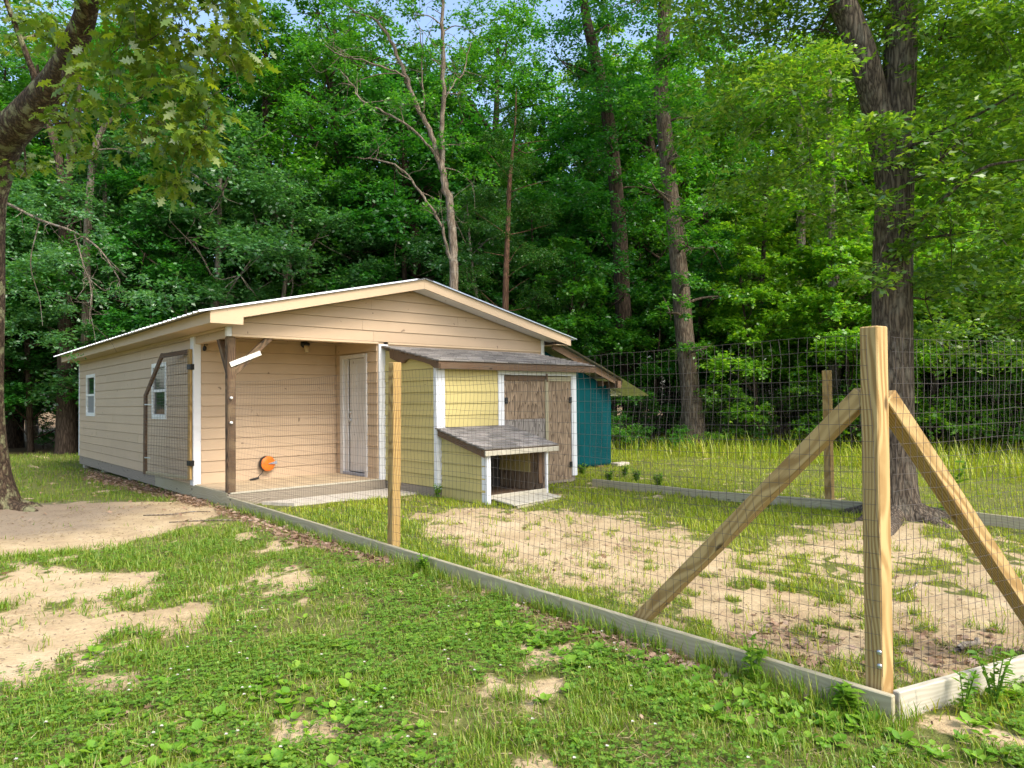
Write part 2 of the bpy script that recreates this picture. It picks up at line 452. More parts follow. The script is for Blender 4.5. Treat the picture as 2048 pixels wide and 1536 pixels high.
LEAF_CEDAR = mat_leaf("leaf_cedar", (.015, .085, .008), (.030, .125, .012), (.070, .120, .016), trans=.3, gloss=.02)
LEAF_SHRUB = mat_leaf("leaf_shrub", (.055, .185, .010), (.110, .270, .014), (.205, .36, .024), trans=.48, gloss=.04)
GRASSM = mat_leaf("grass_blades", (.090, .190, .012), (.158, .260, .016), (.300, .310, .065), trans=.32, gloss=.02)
GRASSY = mat_leaf("sunny_grass_blades", (.165, .265, .010), (.270, .345, .015), (.40, .39, .055), trans=.35, gloss=.02)  # lighter, yellower copy of the grass with a sunlit tone in its colour
CLOVER = mat_leaf("clover_leaf", (.085, .200, .022), (.130, .260, .030), (.195, .315, .040), trans=.28, gloss=.02)
PLANT = mat_leaf("plantain_leaf", (.085, .205, .012), (.128, .265, .016), (.190, .315, .026), trans=.28, gloss=.03)
STRAW = mat_leaf("dry_straw", (.18, .125, .055), (.31, .235, .12), (.42, .345, .20), trans=.15, gloss=.02)
LITTER = mat_leaf("dead_leaf", (.17, .10, .06), (.30, .195, .125), (.43, .31, .22), trans=.12, gloss=.03)
BARK_DARK = mat_bark("bark_dark", (.022, .014, .009), (.105, .075, .050))
BARK_OAKR = mat_bark("bark_oak", (.020, .014, .010), (.185, .145, .105), (.24, .23, .18), 1.35, .25)
BARK_OAKL = mat_bark("bark_lichen", (.022, .014, .009), (.115, .080, .050), (.25, .25, .13), 1.0, .75, 5.0)
BARK_GREY = mat_bark("bark_grey", (.06, .045, .032), (.26, .21, .155), (.32, .32, .27), .9, .4)
BARK_MIX = mat_bark("bark_brown", (.03, .02, .013), (.165, .125, .085), (.22, .21, .16), .9, .25)
BARK_PALE = mat_bark("bark_pale", (.07, .05, .034), (.22, .175, .125), (.26, .255, .21), .8, .35)
BARK_RED = mat_bark("bark_cedar", (.05, .025, .015), (.20, .11, .065))
DEADW = mat_bark("dead_wood", (.15, .12, .09), (.42, .36, .28))

# ------------------------------------------------------------------ ground regions
PATH = [(-3.02,-2.36),(-2.65,3.25),(-2.01,2.37),(-1.38,2.37),(-0.41,1.50),(0.06,0.70),(-0.29,-0.75),(-0.79,-1.34),(-1.22,-1.51),(-1.56,-1.65),(-1.90,-1.90),(-2.36,-1.87),(-2.75,-1.80)]
SAND2 = [(-5.0,-3.0),(-3.09,-2.51),(-2.57,-2.23),(-2.38,-2.25),(-2.07,-2.98),(-1.68,-3.21),(-1.53,-3.92),(-0.98,-3.72),(-0.58,-4.21),(-0.88,-4.61),(-1.16,-4.85),(-1.53,-4.60),(-1.83,-4.50),(-1.97,-5.06),(-2.25,-5.31),(-2.36,-5.65),(-2.40,-5.94),(-2.61,-5.92),(-2.88,-5.80),(-3.26,-5.46),(-5.0,-5.2)]
YARD = [(1.33,-2.35),(2.47,-2.66),(2.83,-3.55),(3.45,-4.28),(3.20,-5.14),(2.74,-5.97),(2.83,-6.36),(4.26,-6.28),(4.83,-6.40),(5.42,-7.34),(4.04,-7.75),(3.34,-7.11),(2.11,-6.53),(1.35,-6.53),(0.41,-6.85),(0.46,-6.22),(0.60,-5.16),(0.86,-3.59)]
PATCHY = [(2.10,-5.70),(4.67,-6.66),(5.5,-8.35),(4.5,-9.6),(1.84,-8.99),(0.46,-8.55),(0.40,-6.99)]
LITTERS = [[(0.02,0.58),(-0.05,-0.03),(-0.05,-2.17),(-0.05,-3.66),(-0.05,-4.62),(-0.25,-4.58),(-0.28,-3.86),(-0.42,-3.23),(-0.36,-1.84),(-0.34,-0.70)],
 [(-0.05,-5.78),(-0.05,-7.16),(-0.05,-7.91),(-0.25,-8.00),(-0.28,-7.21),(-0.25,-6.39)],

 [(-0.02,9.38),(-0.02,3.66),(0.02,0.58),(-0.31,0.20),(-0.45,3.15),(-0.55,6.51)]]
LITTHIN = [[(0.1,-7.2),(0.1,-8.5),(1.16,-8.25),(1.17,-7.63)], [(1.20,-8.31),(2.27,-8.75),(1.50,-8.95),(0.34,-8.65)]]
CORNERD = [(-0.04,-8.75),(1.40,-9.13),(2.5,-9.6),(1.0,-10),(0.05,-9.29),(-0.16,-9.0)]
GREYD = [(-2.9,3.25),(-1.95,2.86),(-0.84,2.01),(-0.87,0.49),(-1.56,-0.50),(-2.33,-1.01),(-3.2,-0.80)]
def sdpoly(x, y, P):
    """signed distance, positive inside"""
    P = np.asarray(P, float); x = np.asarray(x, float); y = np.asarray(y, float)
    d = np.full(x.shape, 1e9); ins = np.zeros(x.shape, bool)
    for i in range(len(P)):
        a = P[i]; b = P[(i + 1) % len(P)]; e = b - a
        t = np.clip(((x - a[0]) * e[0] + (y - a[1]) * e[1]) / (e @ e + 1e-12), 0, 1)
        d = np.minimum(d, np.hypot(x - a[0] - t * e[0], y - a[1] - t * e[1]))
        cond = ((a[1] > y) != (b[1] > y)) & (x < (b[0] - a[0]) * (y - a[1]) / (b[1] - a[1] + 1e-12) + a[0])
        ins ^= cond
    return np.where(ins, d, -d)
def ss(x, a, b):
    t = np.clip((x - a) / (b - a), 0, 1); return t * t * (3 - 2 * t)
def regions(x, y):
    """bare (0..1), litter (0..1), grey (0..1)"""
    wx = x + (fbm(x * 2.2, y * 2.2, 21) - .5) * .7; wy = y + (fbm(x * 2.2, y * 2.2, 31) - .5) * .7
    patch = fbm(x * 1.9, y * 1.9, 41); fine = fbm(x * 6, y * 6, 43, 3)
    bare = ss(sdpoly(wx, wy, PATH), -.12, .22)
    bare = np.maximum(bare, ss(sdpoly(wx, wy, SAND2), -.15, .25) * (1 - .9 * ss(patch + .25 * (fine - .5), .55, .66)))
    bare = np.maximum(bare, ss(sdpoly(wx, wy, YARD), -.25, .35) * (1 - .55 * ss(fine, .56, .66)))
    bare = np.maximum(bare, ss(sdpoly(wx, wy, PATCHY), -.2, .2) * (1 - .95 * ss(.45 * patch + .55 * fine, .47, .55)))
    bare = np.maximum(bare, ss(sdpoly(wx, wy, CORNERD), -.12, .12) * (1 - .8 * ss(fine, .5, .6)))
    # thin spots everywhere on the lawn
    bare = np.maximum(bare, .75 * ss(patch * .5 + fine * .5, .60, .70))
    lit = np.zeros_like(np.asarray(x, float))
    for P in LITTHIN: lit = np.maximum(lit, .38 * ss(sdpoly(wx, wy, P) + (fine - .5) * .3, -.06, .15))
    for P in LITTERS: lit = np.maximum(lit, ss(sdpoly(x, y, P) + (fine - .5) * .15, -.06, .10))
    grey = ss(sdpoly(wx, wy, GREYD), -.3, .4)
    # wood floor: leaf litter under the trees
    edge = np.minimum.reduce([y * 0 + 99])
    dep = (x + 3.53) * .663 + (y + 10.0) * .748
    wood = ss(dep + (patch - .5) * 6, 20.0, 22.5) * np.where(x > 7, 1, ss(dep, 22.5, 25))
    return bare, lit, grey, wood
def keepout(x, y):
    """True where a building, slab, board or trunk stands"""
    k = (x > -.03) & (x < 6.2) & (y > -.03) & (y < 10.4)
    k |= (x > 2.5) & (x < 5.6) & (y > -1.5) & (y < .1)
    k |= (x > 2.6) & (x < 3.8) & (y > -2.6) & (y < -1.4)
    k |= (x > 2.75) & (x < 3.7) & (y > -3.0) & (y < -2.5)
    k |= (x > .35) & (x < 2.7) & (y > -.95) & (y < 0.05)
    k |= (np.abs(x) < .03) & (y < 0) & (y > -8.75)
    k |= np.hypot(x + 2.5, y - 1.9) < .42
    k |= np.hypot(x - 5.4, y + 6.8) < .40
    return k

# ------------------------------------------------------------------ ground sheet
def axis(lo, hi, step, far, grow=1.28):
    a = list(np.arange(lo, hi + 1e-6, step)); s = step
    x = lo; L = []
    while x > -far: s *= grow; x -= s; L.append(x)
    s = step; x = hi; Rr = []
    while x < far: s *= grow; x += s; Rr.append(x)
    return np.array(L[::-1] + a + Rr)
gx = axis(-4.6, 6.6, .07, 260); gy = axis(-10.2, 4.0, .07, 260)
GX, GY = np.meshgrid(gx, gy)
GZ = zg(GX, GY)
V = np.stack([GX, GY, GZ], -1).reshape(-1, 3)
ny, nx = GX.shape
i = np.arange(ny - 1)[:, None] * nx + np.arange(nx - 1)[None, :]
Q = np.stack([i, i + 1, i + nx + 1, i + nx], -1).reshape(-1, 4)
def mat_ground():
    m, t, p = new_mat("soil_and_sand")
    at = N(t, "ShaderNodeAttribute"); at.attribute_name = "soil"
    sp = N(t, "ShaderNodeSeparateColor"); t.links.new(at.outputs["Color"], sp.inputs[0])
    geo = N(t, "ShaderNodeNewGeometry"); pos = geo.outputs["Position"]
    n1 = noise(t, pos, 2.2, 6, .65); n2 = noise(t, pos, 38, 5, .7); n3 = noise(t, pos, 9, 4, .6)
    sand = ramp(t, n1, [(.30, (.32, .235, .130)), (.52, (.46, .355, .205)), (.75, (.54, .435, .275))])
    sand = mixc(t, math_(t, 'MULTIPLY', ramp(t, n2, [(.45, (0, 0, 0)), (.75, (1, 1, 1))]), .5), sand, (.26, .17, .10))
    sand = mixc(t, math_(t, 'MULTIPLY', ramp(t, n3, [(.55, (0, 0, 0)), (.72, (1, 1, 1))]), .45), sand, (.33, .22, .13))
    soil = ramp(t, n3, [(.3, (.10, .072, .035)), (.7, (.21, .155, .075))])
    duff = ramp(t, n2, [(.3, (.10, .06, .03)), (.7, (.30, .19, .11))])
    grey = ramp(t, n2, [(.3, (.15, .115, .085)), (.7, (.31, .25, .19))])
    moss = ramp(t, n3, [(.3, (.075, .115, .020)), (.7, (.14, .18, .033))])
    c = mixc(t, .62, soil, moss)
    edge_ = math_(t, 'ADD', sp.outputs[0], math_(t, 'MULTIPLY', math_(t, 'SUBTRACT', noise(t, pos, 16, 5, .75), .5), 1.1))
    c = mixc(t, ramp(t, edge_, [(.38, (0, 0, 0)), (.60, (1, 1, 1))]), c, sand)
    c = mixc(t, math_(t, 'MULTIPLY', sp.outputs[2], .6), c, grey)
    c = mixc(t, math_(t, 'MULTIPLY', sp.outputs[1], .85), c, duff)
    t.links.new(c, p.inputs["Base Color"]); p.inputs["Roughness"].default_value = .95; p.inputs["Specular IOR Level"].default_value = .1
    h = math_(t, 'ADD', math_(t, 'MULTIPLY', n2, .6), math_(t, 'MULTIPLY', n3, .6))
    bump(t, h, .8, .025, p.inputs["Normal"])
    return m
ground = np_mesh("ground", V, Q, mat_ground(), smooth=True)
tag(ground, kind="structure")
b_, l_, g_, w_ = regions(V[:, 0], V[:, 1])
att = ground.data.color_attributes.new("soil", 'FLOAT_COLOR', 'POINT')
att.data.foreach_set("color", np.stack([b_, np.maximum(l_, w_), g_, np.ones_like(b_)], -1).astype(np.float32).ravel())

# ================================================================== house
W, D = 6.18, 10.37
EXPO = 0.1743
house = thing("painted_house", "low tan lap-sided outbuilding with metal gable roof and corner porch", "building", (3.09, 5.2, -.2))
def siding(parent, origin, udir, ndir, z0, z1, u0, u1, mat, holes=(), clip=None, maxlen=3.66, first=0.0, seed=0, expo=EXPO, name="siding_board"):
    """lap boards on a wall: origin+u*udir, proud along ndir; holes are (ua,ub,za,zb); clip(z)->(ulo,uhi)"""
    rng = random.Random(seed)
    o = Vector(origin); u_ = Vector(udir); n_ = Vector(ndir)
    k = 0; z = z0
    while z < z1 - 1e-4:
        zt = min(z + (first if k == 0 and first else expo), z1)
        segs = []
        cuts = [u0, u1]
        s = u0 + rng.uniform(.4, 1) * maxlen
        while s < u1 - .25: cuts.append(s); s += maxlen
        for h in holes:
            if h[2] < zt - 1e-4 and h[3] > z + 1e-4:
                cuts += [c for c in (h[0], h[1]) if u0 < c < u1]
        cuts = sorted(set(cuts))
        for a, b in zip(cuts[:-1], cuts[1:]):
            parts = [(z, zt)]
            for h in holes:
                if (a + b) / 2 > h[0] and (a + b) / 2 < h[1] and h[2] < zt and h[3] > z:
                    nn = []
                    for (p, q) in parts:
                        if h[2] > p + .01: nn.append((p, min(q, h[2])))
                        if h[3] < q - .01: nn.append((max(p, h[3]), q))
                    parts = nn
            for (p, q) in parts:
                segs.append((a, b, p, q))
        for a, b, p, q in segs:
            al = bl = a; ar = br = b
            if clip:
                lo0, hi0 = clip(p); lo1, hi1 = clip(q)
                A0, B0, A1, B1 = max(a, lo0), min(b, hi0), max(a, lo1), min(b, hi1)
            else:
                A0, B0, A1, B1 = a, b, a, b
            if B0 - A0 < .02: continue
            if B1 < A1: A1 = B1 = (A1 + B1) / 2
            # a little play in how proud each board sits
            j = rng.uniform(-.0012, .0012); g = .0012
            fp = (p - z) / expo; fq = (q - z) / expo
            dp = .022 + j - .013 * fp; dq = .022 + j - .013 * fq
            if q > z + .9 * expo and q < z1 - .001: q -= .008
            pts = []
            for (ua, zz, dd) in ((A0 + g, p, dp), (B0 - g, p, dp), (B1 - g, q, dq), (A1 + g, q, dq)):
                pts.append(o + u_ * ua + n_ * dd + Vector((0, 0, zz)))
            for (ua, zz) in ((A0 + g, p), (B0 - g, p), (B1 - g, q), (A1 + g, q)):
                pts.append(o + u_ * ua + n_ * (-.004) + Vector((0, 0, zz)))
            c = sum(pts, Vector()) / 8
            fixn(mesh(name, [q_ - c for q_ in pts], [(0, 1, 2, 3), (7, 6, 5, 4), (0, 4, 5, 1), (1, 5, 6, 2), (2, 6, 7, 3), (3, 7, 4, 0)], mat, parent, M=Matrix.Translation(c)))
        z = zt; k += 1

WIN = [(8.55, 9.42, 1.04, 1.93), (2.91, 3.71, 1.04, 1.93)]
# left wall: core panels around the windows carry the lap boards
def core(name, pieces, mat=TAN):
    VV = []; FF = []
    for (x0, x1, y0, y1, z0, z1) in pieces:
        b = len(VV)
        VV += [(x, y, z) for x in (x0, x1) for y in (y0, y1) for z in (z0, z1)]
        FF += [[b + q for q in f] for f in ((0, 1, 3, 2), (4, 6, 7, 5), (0, 4, 5, 1), (2, 3, 7, 6), (0, 2, 6, 4), (1, 5, 7, 3))]
    return fixn(mesh(name, VV, FF, mat, house))
lw = core("wall", [(.004, .1, 1.449, 2.91, 0, 2.4), (.004, .1, 3.71, 8.55, 0, 2.4), (.004, .1, 9.42, D, 0, 2.4),
                   (.004, .1, 2.91, 3.71, 0, 1.04), (.004, .1, 2.91, 3.71, 1.93, 2.4), (.004, .1, 8.55, 9.42, 0, 1.04), (.004, .1, 8.55, 9.42, 1.93, 2.4)])
siding(lw, (0, 0, 0), (0, 1, 0), (-1, 0, 0), 0.0, 2.325, 1.60, D - .06, TAN, holes=[(a - .02, b + .02, c - .02, d + .02) for a, b, c, d in WIN], seed=1)
bw = core("wall", [(.1, 2.42, 1.453, 1.55, 0, 2.4)])
siding(bw, (0, 1.449, 0), (1, 0, 0), (0, -1, 0), 0.0, 2.30, .095, 2.40, TAN, seed=2, maxlen=5)
dw = core("wall", [(2.424, 2.52, .01, .30, 0, 2.4), (2.424, 2.52, 1.26, 1.449, 0, 2.4), (2.424, 2.52, .30, 1.26, 2.05, 2.4)])
siding(dw, (2.42, 0, 0), (0, 1, 0), (-1, 0, 0), 0.0, 2.30, .02, 1.43, TAN, holes=[(.33, 1.25, -.1, 2.075)], seed=3)
core("wall", [(2.53, W, .004, .1, 0, 2.25), (W - .1, W, .1, D, -.05, 2.4), (.1, W - .1, D - .1, D, 0, 2.4)])
core("floor_frame", [(.03, W - .03, 1.46, D - .02, -.14, -.005)], DARKIN)
core("ceiling", [(.02, W - .02, .16, D - .02, 2.31, 2.33)], TANT)
# gable wall with its lap boards
SL = 0.228; APX, APZ = 3.09, 3.284
def roofz(x): return APZ - SL * abs(x - APX)
def gclip(z):
    h = (APZ - .16 - z) / SL
    return (max(0, APX - h), min(W, APX + h))
gw = mesh("gable_wall", [(0, .004, 2.2), (W, .004, 2.2), (W, .004, roofz(W) - .12), (APX, .004, APZ - .12), (0, .004, roofz(0) - .12),
                         (0, .12, 2.2), (W, .12, 2.2), (W, .12, roofz(W) - .12), (APX, .12, APZ - .12), (0, .12, roofz(0) - .12)],
          [(0, 1, 2, 3, 4), (9, 8, 7, 6, 5), (0, 5, 6, 1), (1, 6, 7, 2), (2, 7, 8, 3), (3, 8, 9, 4), (4, 9, 5, 0)], TAN, house)
fixn(gw)
siding(gw, (0, 0, 0), (1, 0, 0), (0, -1, 0), 2.239, 3.13, .055, W - .07, TAN, clip=gclip, seed=4, maxlen=4.2)
bg_ = mesh("gable_wall", [(0, D - .1, 2.2), (W, D - .1, 2.2), (W, D - .1, roofz(W) - .12), (APX, D - .1, APZ - .12), (0, D - .1, roofz(0) - .12)], [(0, 1, 2, 3, 4)], TAN, house)
box("header_trim", .055, 2.42, -.018, .11, 2.20, 2.237, TANT, house)
box("header_trim", 2.60, W - .07, -.018, -.001, 2.20, 2.237, TANT, house)
box("porch_beam", .012, .12, .125, 1.447, 2.185, 2.31, TAN, house)
# eave: fascia, soffit, trim
FX = -.357
box("fascia", FX, FX + .022, -.35, 10.63, 2.334, 2.492, TANT, house)
box("soffit", FX + .024, -.018, -.345, 10.6, 2.334, 2.345, TANT, house)
box("soffit_trim", -.045, -.003, .06, 10.36, 2.300, 2.332, TANT, house)
box("fascia", W + .391, W + .413, -.35, 10.63, 2.334, 2.492, TANT, house)
box("soffit", W + .02, W + .389, -.345, 10.6, 2.334, 2.345, TANT, house)
# gable fascia (barge boards) and the boxed eave return
MY = Matrix(((1, 0, 0, 0), (0, 0, -1, -.372), (0, 1, 0, 0), (0, 0, 0, 1)))   # local xy -> world xz, extruded along -y
prism("barge_board", [(.085, roofz(.085) - .16), (APX, APZ - .155), (APX, APZ), (FX, roofz(FX)), (FX, 2.334), (.083, 2.334)], -.022, MY, TANT, house)
prism("barge_board", [(APX + .002, APZ - .155), (W + .413, roofz(W + .413) - .158), (W + .413, roofz(W + .413)), (APX + .002, APZ)], -.022, MY, TANT, house)
prism("eave_return", [(FX + .024, 2.335), (.08, 2.335), (.08, roofz(.08) - .03), (FX + .024, roofz(FX) - .02)], -.02, MY @ Matrix.Translation((0, 0, -.30)), TANT, house)
def slab(name, xa, xb, y0, y1, dz0, dz1, mat, par):
    za, zb = roofz(xa), roofz(xb)
    V = [(xa, y0, za + dz0), (xb, y0, zb + dz0), (xb, y1, zb + dz0), (xa, y1, za + dz0), (xa, y0, za + dz1), (xb, y0, zb + dz1), (xb, y1, zb + dz1), (xa, y1, za + dz1)]
    return fixn(mesh(name, V, [(0, 1, 2, 3), (7, 6, 5, 4), (0, 4, 5, 1), (1, 5, 6, 2), (2, 6, 7, 3), (3, 7, 4, 0)], mat, par))
slab("gable_soffit", .09, APX, -.348, -.02, -.15, -.14, TANT, house)
slab("gable_soffit", APX, W + .38, -.348, -.02, -.15, -.14, WHT, house)
slab("roof_deck", FX + .03, APX, -.345, 10.6, -.03, -.012, BROWNW, house)
slab("roof_deck", APX, W + .385, -.345, 10.6, -.03, -.012, BROWNW, house)
# ribbed metal roof: panels 0.92 m wide, ribs down the slope
roof = mesh("roof", [(APX - .16, -.43, roofz(APX - .16) + .024), (APX, -.43, APZ + .035), (APX + .16, -.43, roofz(APX + .16) + .024),
                     (APX - .16, 10.68, roofz(APX - .16) + .024), (APX, 10.68, APZ + .035), (APX + .16, 10.68, roofz(APX + .16) + .024)],
            [(0, 1, 4, 3), (1, 2, 5, 4)], mat_plain("dark_ridge_cap", (.05, .05, .055), .5, .5), house)
def ribbed(side):
    ys = []; zs = []
    y = 0.0
    while y < .915:
        for dy, dz in ((0, 0), (.015, .022), (.045, .022), (.06, 0)):
            ys.append(y + dy); zs.append(dz)
        y += .2287
    ys.append(.925); zs.append(0)
    xa, xb = (FX - .16, APX - .01) if side < 0 else (W + .56, APX + .01)
    V = []; Fc = []
    for x in (xa, xb):
        for q, dz in zip(ys, zs): V.append((x, q, roofz(x) + .006 + dz))
    n = len(ys)
    for x in (xa, xb):
        for q, dz in zip(ys, zs): V.append((x, q, roofz(x) + .003 + dz))
    for k in range(n - 1):
        Fc.append((k, k + 1, n + k + 1, n + k)); Fc.append((2 * n + k, 3 * n + k, 3 * n + k + 1, 2 * n + k + 1)); Fc.append((k, 2 * n + k, 2 * n + k + 1, k + 1))
    Fc.append((0, n, 3 * n, 2 * n))
    return V, Fc
for side in (-1, 1):
    V, Fc = ribbed(side); first = None
    for k in range(12):
        y0 = -.41 + k * .9225
        M = Matrix.Translation((0, y0, 0))
        if first is None: first = mesh("roof_panel", V, Fc, METAL, roof, M=M)
        else: same("roof_panel", first, roof, M)
# corner boards
for a in [(-.019, .001, 1.449, 1.598, -.02, 2.30), (-.019, .092, 1.428, 1.447, -.02, 2.30), (-.020, .0, D - .058, D + .018, 0, 2.325),
          (-.018, .052, -.020, -.001, 2.20, 2.36), (-.020, -.001, 0, .05, 2.20, 2.335), (2.425, 2.60, -.022, .008, -.02, 2.198), (W - .068, W + .018, -.020, -.001, 2.12, 2.46), (W + .001, W + .02, 0, .06, -.05, 2.4)]:
    box("corner_board", *a, WHT, house)
# windows
for (a, b, c, d) in WIN:
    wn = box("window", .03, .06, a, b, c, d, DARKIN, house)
    for q in [(-.028, .03, a - .05, a + .03, c - .05, d + .05), (-.028, .03, b - .03, b + .05, c - .05, d + .05), (-.028, .03, a + .032, b - .032, d - .03, d + .05), (-.030, .03, a + .032, b - .032, c - .05, c + .035), (-.018, .02, a + .032, b - .032, 1.465, 1.515)]:
        box("window_frame", *q, WPLAST, wn)
    box("pane", .000, .006, a + .031, b - .031, 1.516, d - .031, GLASS, wn, b=.001)
    box("pane", .004, .010, a + .031, b - .031, c + .036, 1.464, SCREEN if a > 5 else GLASS, wn, b=.001)
# porch door in the side wall of the recess
door = box("door", 2.445, 2.48, .40, 1.00, .06, 2.0, DOORW, house)
for (ya, yb, za, zb) in [(.47, .66, 1.52, 1.90), (.74, .93, 1.52, 1.90), (.47, .66, .85, 1.42), (.74, .93, .85, 1.42), (.47, .66, .18, .72), (.74, .93, .18, .72)]:
    box("door_panel", 2.438, 2.446, ya, yb, za, zb, DOORW, door, b=.006)
M = Matrix.Translation((2.405, .955, .94)) @ Matrix.Rotation(math.pi / 2, 4, 'Y')
lathe("door_knob", [(.012, -.0), (.03, .004), (.034, .018), (.028, .032), (.012, .04)], M, STEEL, door, 14)
lathe("deadbolt", [(.026, 0), (.028, .01), (.026, .018)], Matrix.Translation((2.42, .955, 1.08)) @ Matrix.Rotation(math.pi / 2, 4, 'Y'), STEEL, door, 14)
for q in [(2.385, 2.44, 1.145, 1.245, 0, 2.07), (2.385, 2.44, .325, .40, 0, 2.07), (2.385, 2.44, .402, 1.143, 2.005, 2.07), (2.42, 2.445, 1.02, 1.143, .02, 2.003)]:
    box("door_frame", *q, DOORW, house)
box("threshold", 2.385, 2.445, .402, 1.143, .004, .05, GREYP, house)
# deck, rim boards and skirt
for k in range(3):
    box("deck_panel", .03 + k * .80, .03 + k * .80 + .796, .03, 1.43, -.02, 0.0, DECKM, house, b=.002)
beam("rim_board", (.0, -.0, -.115), (2.60, 0, -.115), .19, .038, RIMM, house)
box("deck_nosing", .03, 2.42, -.028, .028, -.024, -.001, GREYW2, house, b=.002)
for (y0, y1, zb) in ((.02, 3.6, -.115), (3.604, 7.2, -.115), (7.204, 10.35, -.115)):
    beam("skirt_board", (.012, y0, zb + .01), (.012, y1, zb + .01), .20, .036, RIMM if y0 > 3 else GREYW, house)
for y in (.8, 3.2, 5.6, 8.0, 10.1):
    box("pier_block", .06, .26, y, y + .2, -.42, -.145, CONC, house)
beam("sill_beam", (2.6, .0, -.13), (W, .0, -.13), .18, .1, RIMM, house)
beam("sill_beam", (W - .05, .1, -.13), (W - .05, D, -.13), .18, .1, RIMM, house)
# porch post and knee braces
post = beam("porch_post", (.06, .06, -.02), (.06, .06, 2.198), .115, .115, DARKW, house, side=(1, 0, 0), b=.012)
beam("knee_brace", (.07, .055, 1.66), (.65, .055, 2.24), .09, .09, DARKW, house, side=(0, 1, 0))
beam("knee_brace", (.06, .07, 1.66), (.06, .48, 2.23), .09, .09, DARKW, house, side=(1, 0, 0))
for z in (1.33, .98):
    lathe("insulator", [(.018, 0), (.02, .01), (.012, .022), (.02, .032), (.016, .04)], Matrix.Translation((.045, .004, z)) @ Matrix.Rotation(math.pi / 2, 4, 'X'), WPLAST, post, 12)

# things on the porch
lamp = thing("porch_lamp", "small black jelly-jar lamp on the porch back wall", "lamp", (1.81, 1.43, 2.25))
lathe("mount", [(.07, 0), (.072, .01), (.05, .035), (.02, .04)], Matrix.Translation((1.81, 1.432, 2.27)) @ Matrix.Rotation(math.pi / 2, 4, 'X'), BLACKM, lamp, 16)
lathe("arm", [(.022, 0), (.022, .08)], Matrix.Translation((1.81, 1.42, 2.265)) @ Matrix.Rotation(math.pi / 2, 4, 'X'), BLACKM, lamp, 10)
lathe("cap", [(.028, .0), (.058, .005), (.058, .035), (.03, .06)], Matrix.Translation((1.81, 1.34, 2.235)), BLACKM, lamp, 16)
lathe("glass_jar", [(.02, -.125), (.042, -.11), (.048, -.05), (.045, 0)], Matrix.Translation((1.81, 1.34, 2.235)), LAMPG, lamp, 16)
cm = thing("security_sensor", "small dark sensor hanging under porch beam beside white corner board", "sensor", (.13, 1.38, 2.2))
lathe("stem", [(.006, 0), (.006, .07)], Matrix.Translation((.13, 1.38, 2.14)), BLACKM, cm, 8)
lathe("head", [(.008, -.045), (.026, -.03), (.032, 0), (.024, .03), (.008, .04)], Matrix.Translation((.13, 1.37, 2.12)) @ Matrix.Rotation(.6, 4, 'X'), BLACKM, cm, 12)
sg = box("printed_sign_strip", -.235, .235, -.004, .004, -.035, .035, PRINT, None, b=.001)
# local x runs along the strip; print sits on the half away from the post
V, Fc = cboxdata(.07, .008, .47, .001)
sg.data.clear_geometry(); sg.data.from_pydata(V, [], Fc); fixn(sg)
sg.matrix_basis = Matrix.Translation((.25, -.012, 1.89)) @ Matrix.Rotation(math.radians(67), 4, 'Y')
tag(sg, "narrow white printed strip nailed across the porch knee brace", "sign")
reel = thing("cord_reel", "round orange cord reel with grey crank leaning on the porch wall", "cord reel", (1.116, 1.36, 0))
Mr = Matrix.Translation((1.116, 1.405, .252)) @ Matrix.Rotation(math.radians(90), 4, 'X') @ Matrix.Rotation(math.radians(8), 4, 'Y')
lathe("drum", [(.11, -.01), (.128, 0), (.128, .06), (.118, .068)], Mr, BLACKM, reel, 28)
lathe("face_disc", [(.121, .062), (.124, .066), (.124, .078), (.116, .084), (.03, .086)], Mr, ORANGE, reel, 32)
prism("crank", [(0, -.004), (.145, -.028), (.15, .0), (.145, .028), (0, .006)], .016, Mr @ Matrix.Translation((0, 0, .087)) @ Matrix.Rotation(math.radians(5), 4, 'Z'), GREYP, reel)
P = [(1.05, 1.36, .14, .007), (1.03, 1.35, .11, .006), (.99, 1.34, .075, .006), (.95, 1.33, .04, .006)]
V, Fq = tube_np([P], 6); np_mesh("cord", V, Fq, BLACKM, reel, True)
box("plug_box", -.075, .075, -.022, .022, 0, .03, BLACKM, reel, b=.006).matrix_basis = Matrix.Translation((.89, 1.32, .02)) @ Matrix.Rotation(math.radians(-10), 4, 'Y')

# concrete step slab in front of the porch
tag(prism("concrete_step", [(.42, -.16), (2.36, -.12), (2.52, -.10), (2.54, -.96), (1.9, -.93), (.70, -.62)], .09, Matrix.Translation((0, 0, -.245)), CONC), "thin pale concrete step slab lying in front of the porch deck", "slab")

# wire gate folded back against the left wall
gate = thing("wire_gate", "wood-framed wire gate with clipped top corner swung open against left wall", "gate", (-.03, 1.44, 0))
gd = Vector((-.196, .98, 0)).normalized(); gn = Vector((-gd.y, gd.x, 0)); GH = Vector((-.03, 1.42, 0))
def gp(u, z, off=0): return GH + gd * u + gn * off + Vector((0, 0, z))
beam("hinge_stile", gp(.09, .07, .0), gp(.09, 2.11, .0), .075, .04, PINEO, gate, side=gd)
beam("top_rail", gp(.13, 2.075, .0), gp(.97, 2.045, .0), .07, .036, BROWNW, gate, side=(0, 0, 1))
beam("clipped_rail", gp(.955, 2.07), gp(1.53, 1.40), .07, .038, BROWNW, gate, side=gd)
beam("latch_stile", gp(1.53, 1.42), gp(1.545, .08), .075, .04, BROWNW, gate, side=gd)
beam("bottom_rail", gp(.13, .10), gp(1.50, .11), .05, .03, GREYW, gate, side=(0, 0, 1))
paths = []
def gtop(u): return 2.09 if u < .97 else 2.09 - (u - .97) / .57 * .69
for u in np.arange(.06, 1.56, .052): paths.append([(*gp(u + .006 * math.sin(3 * z + u * 5), z, .028 + .006 * math.sin(z * 4 + u * 3)), .0019) for z in np.linspace(.05, gtop(u), 14)])
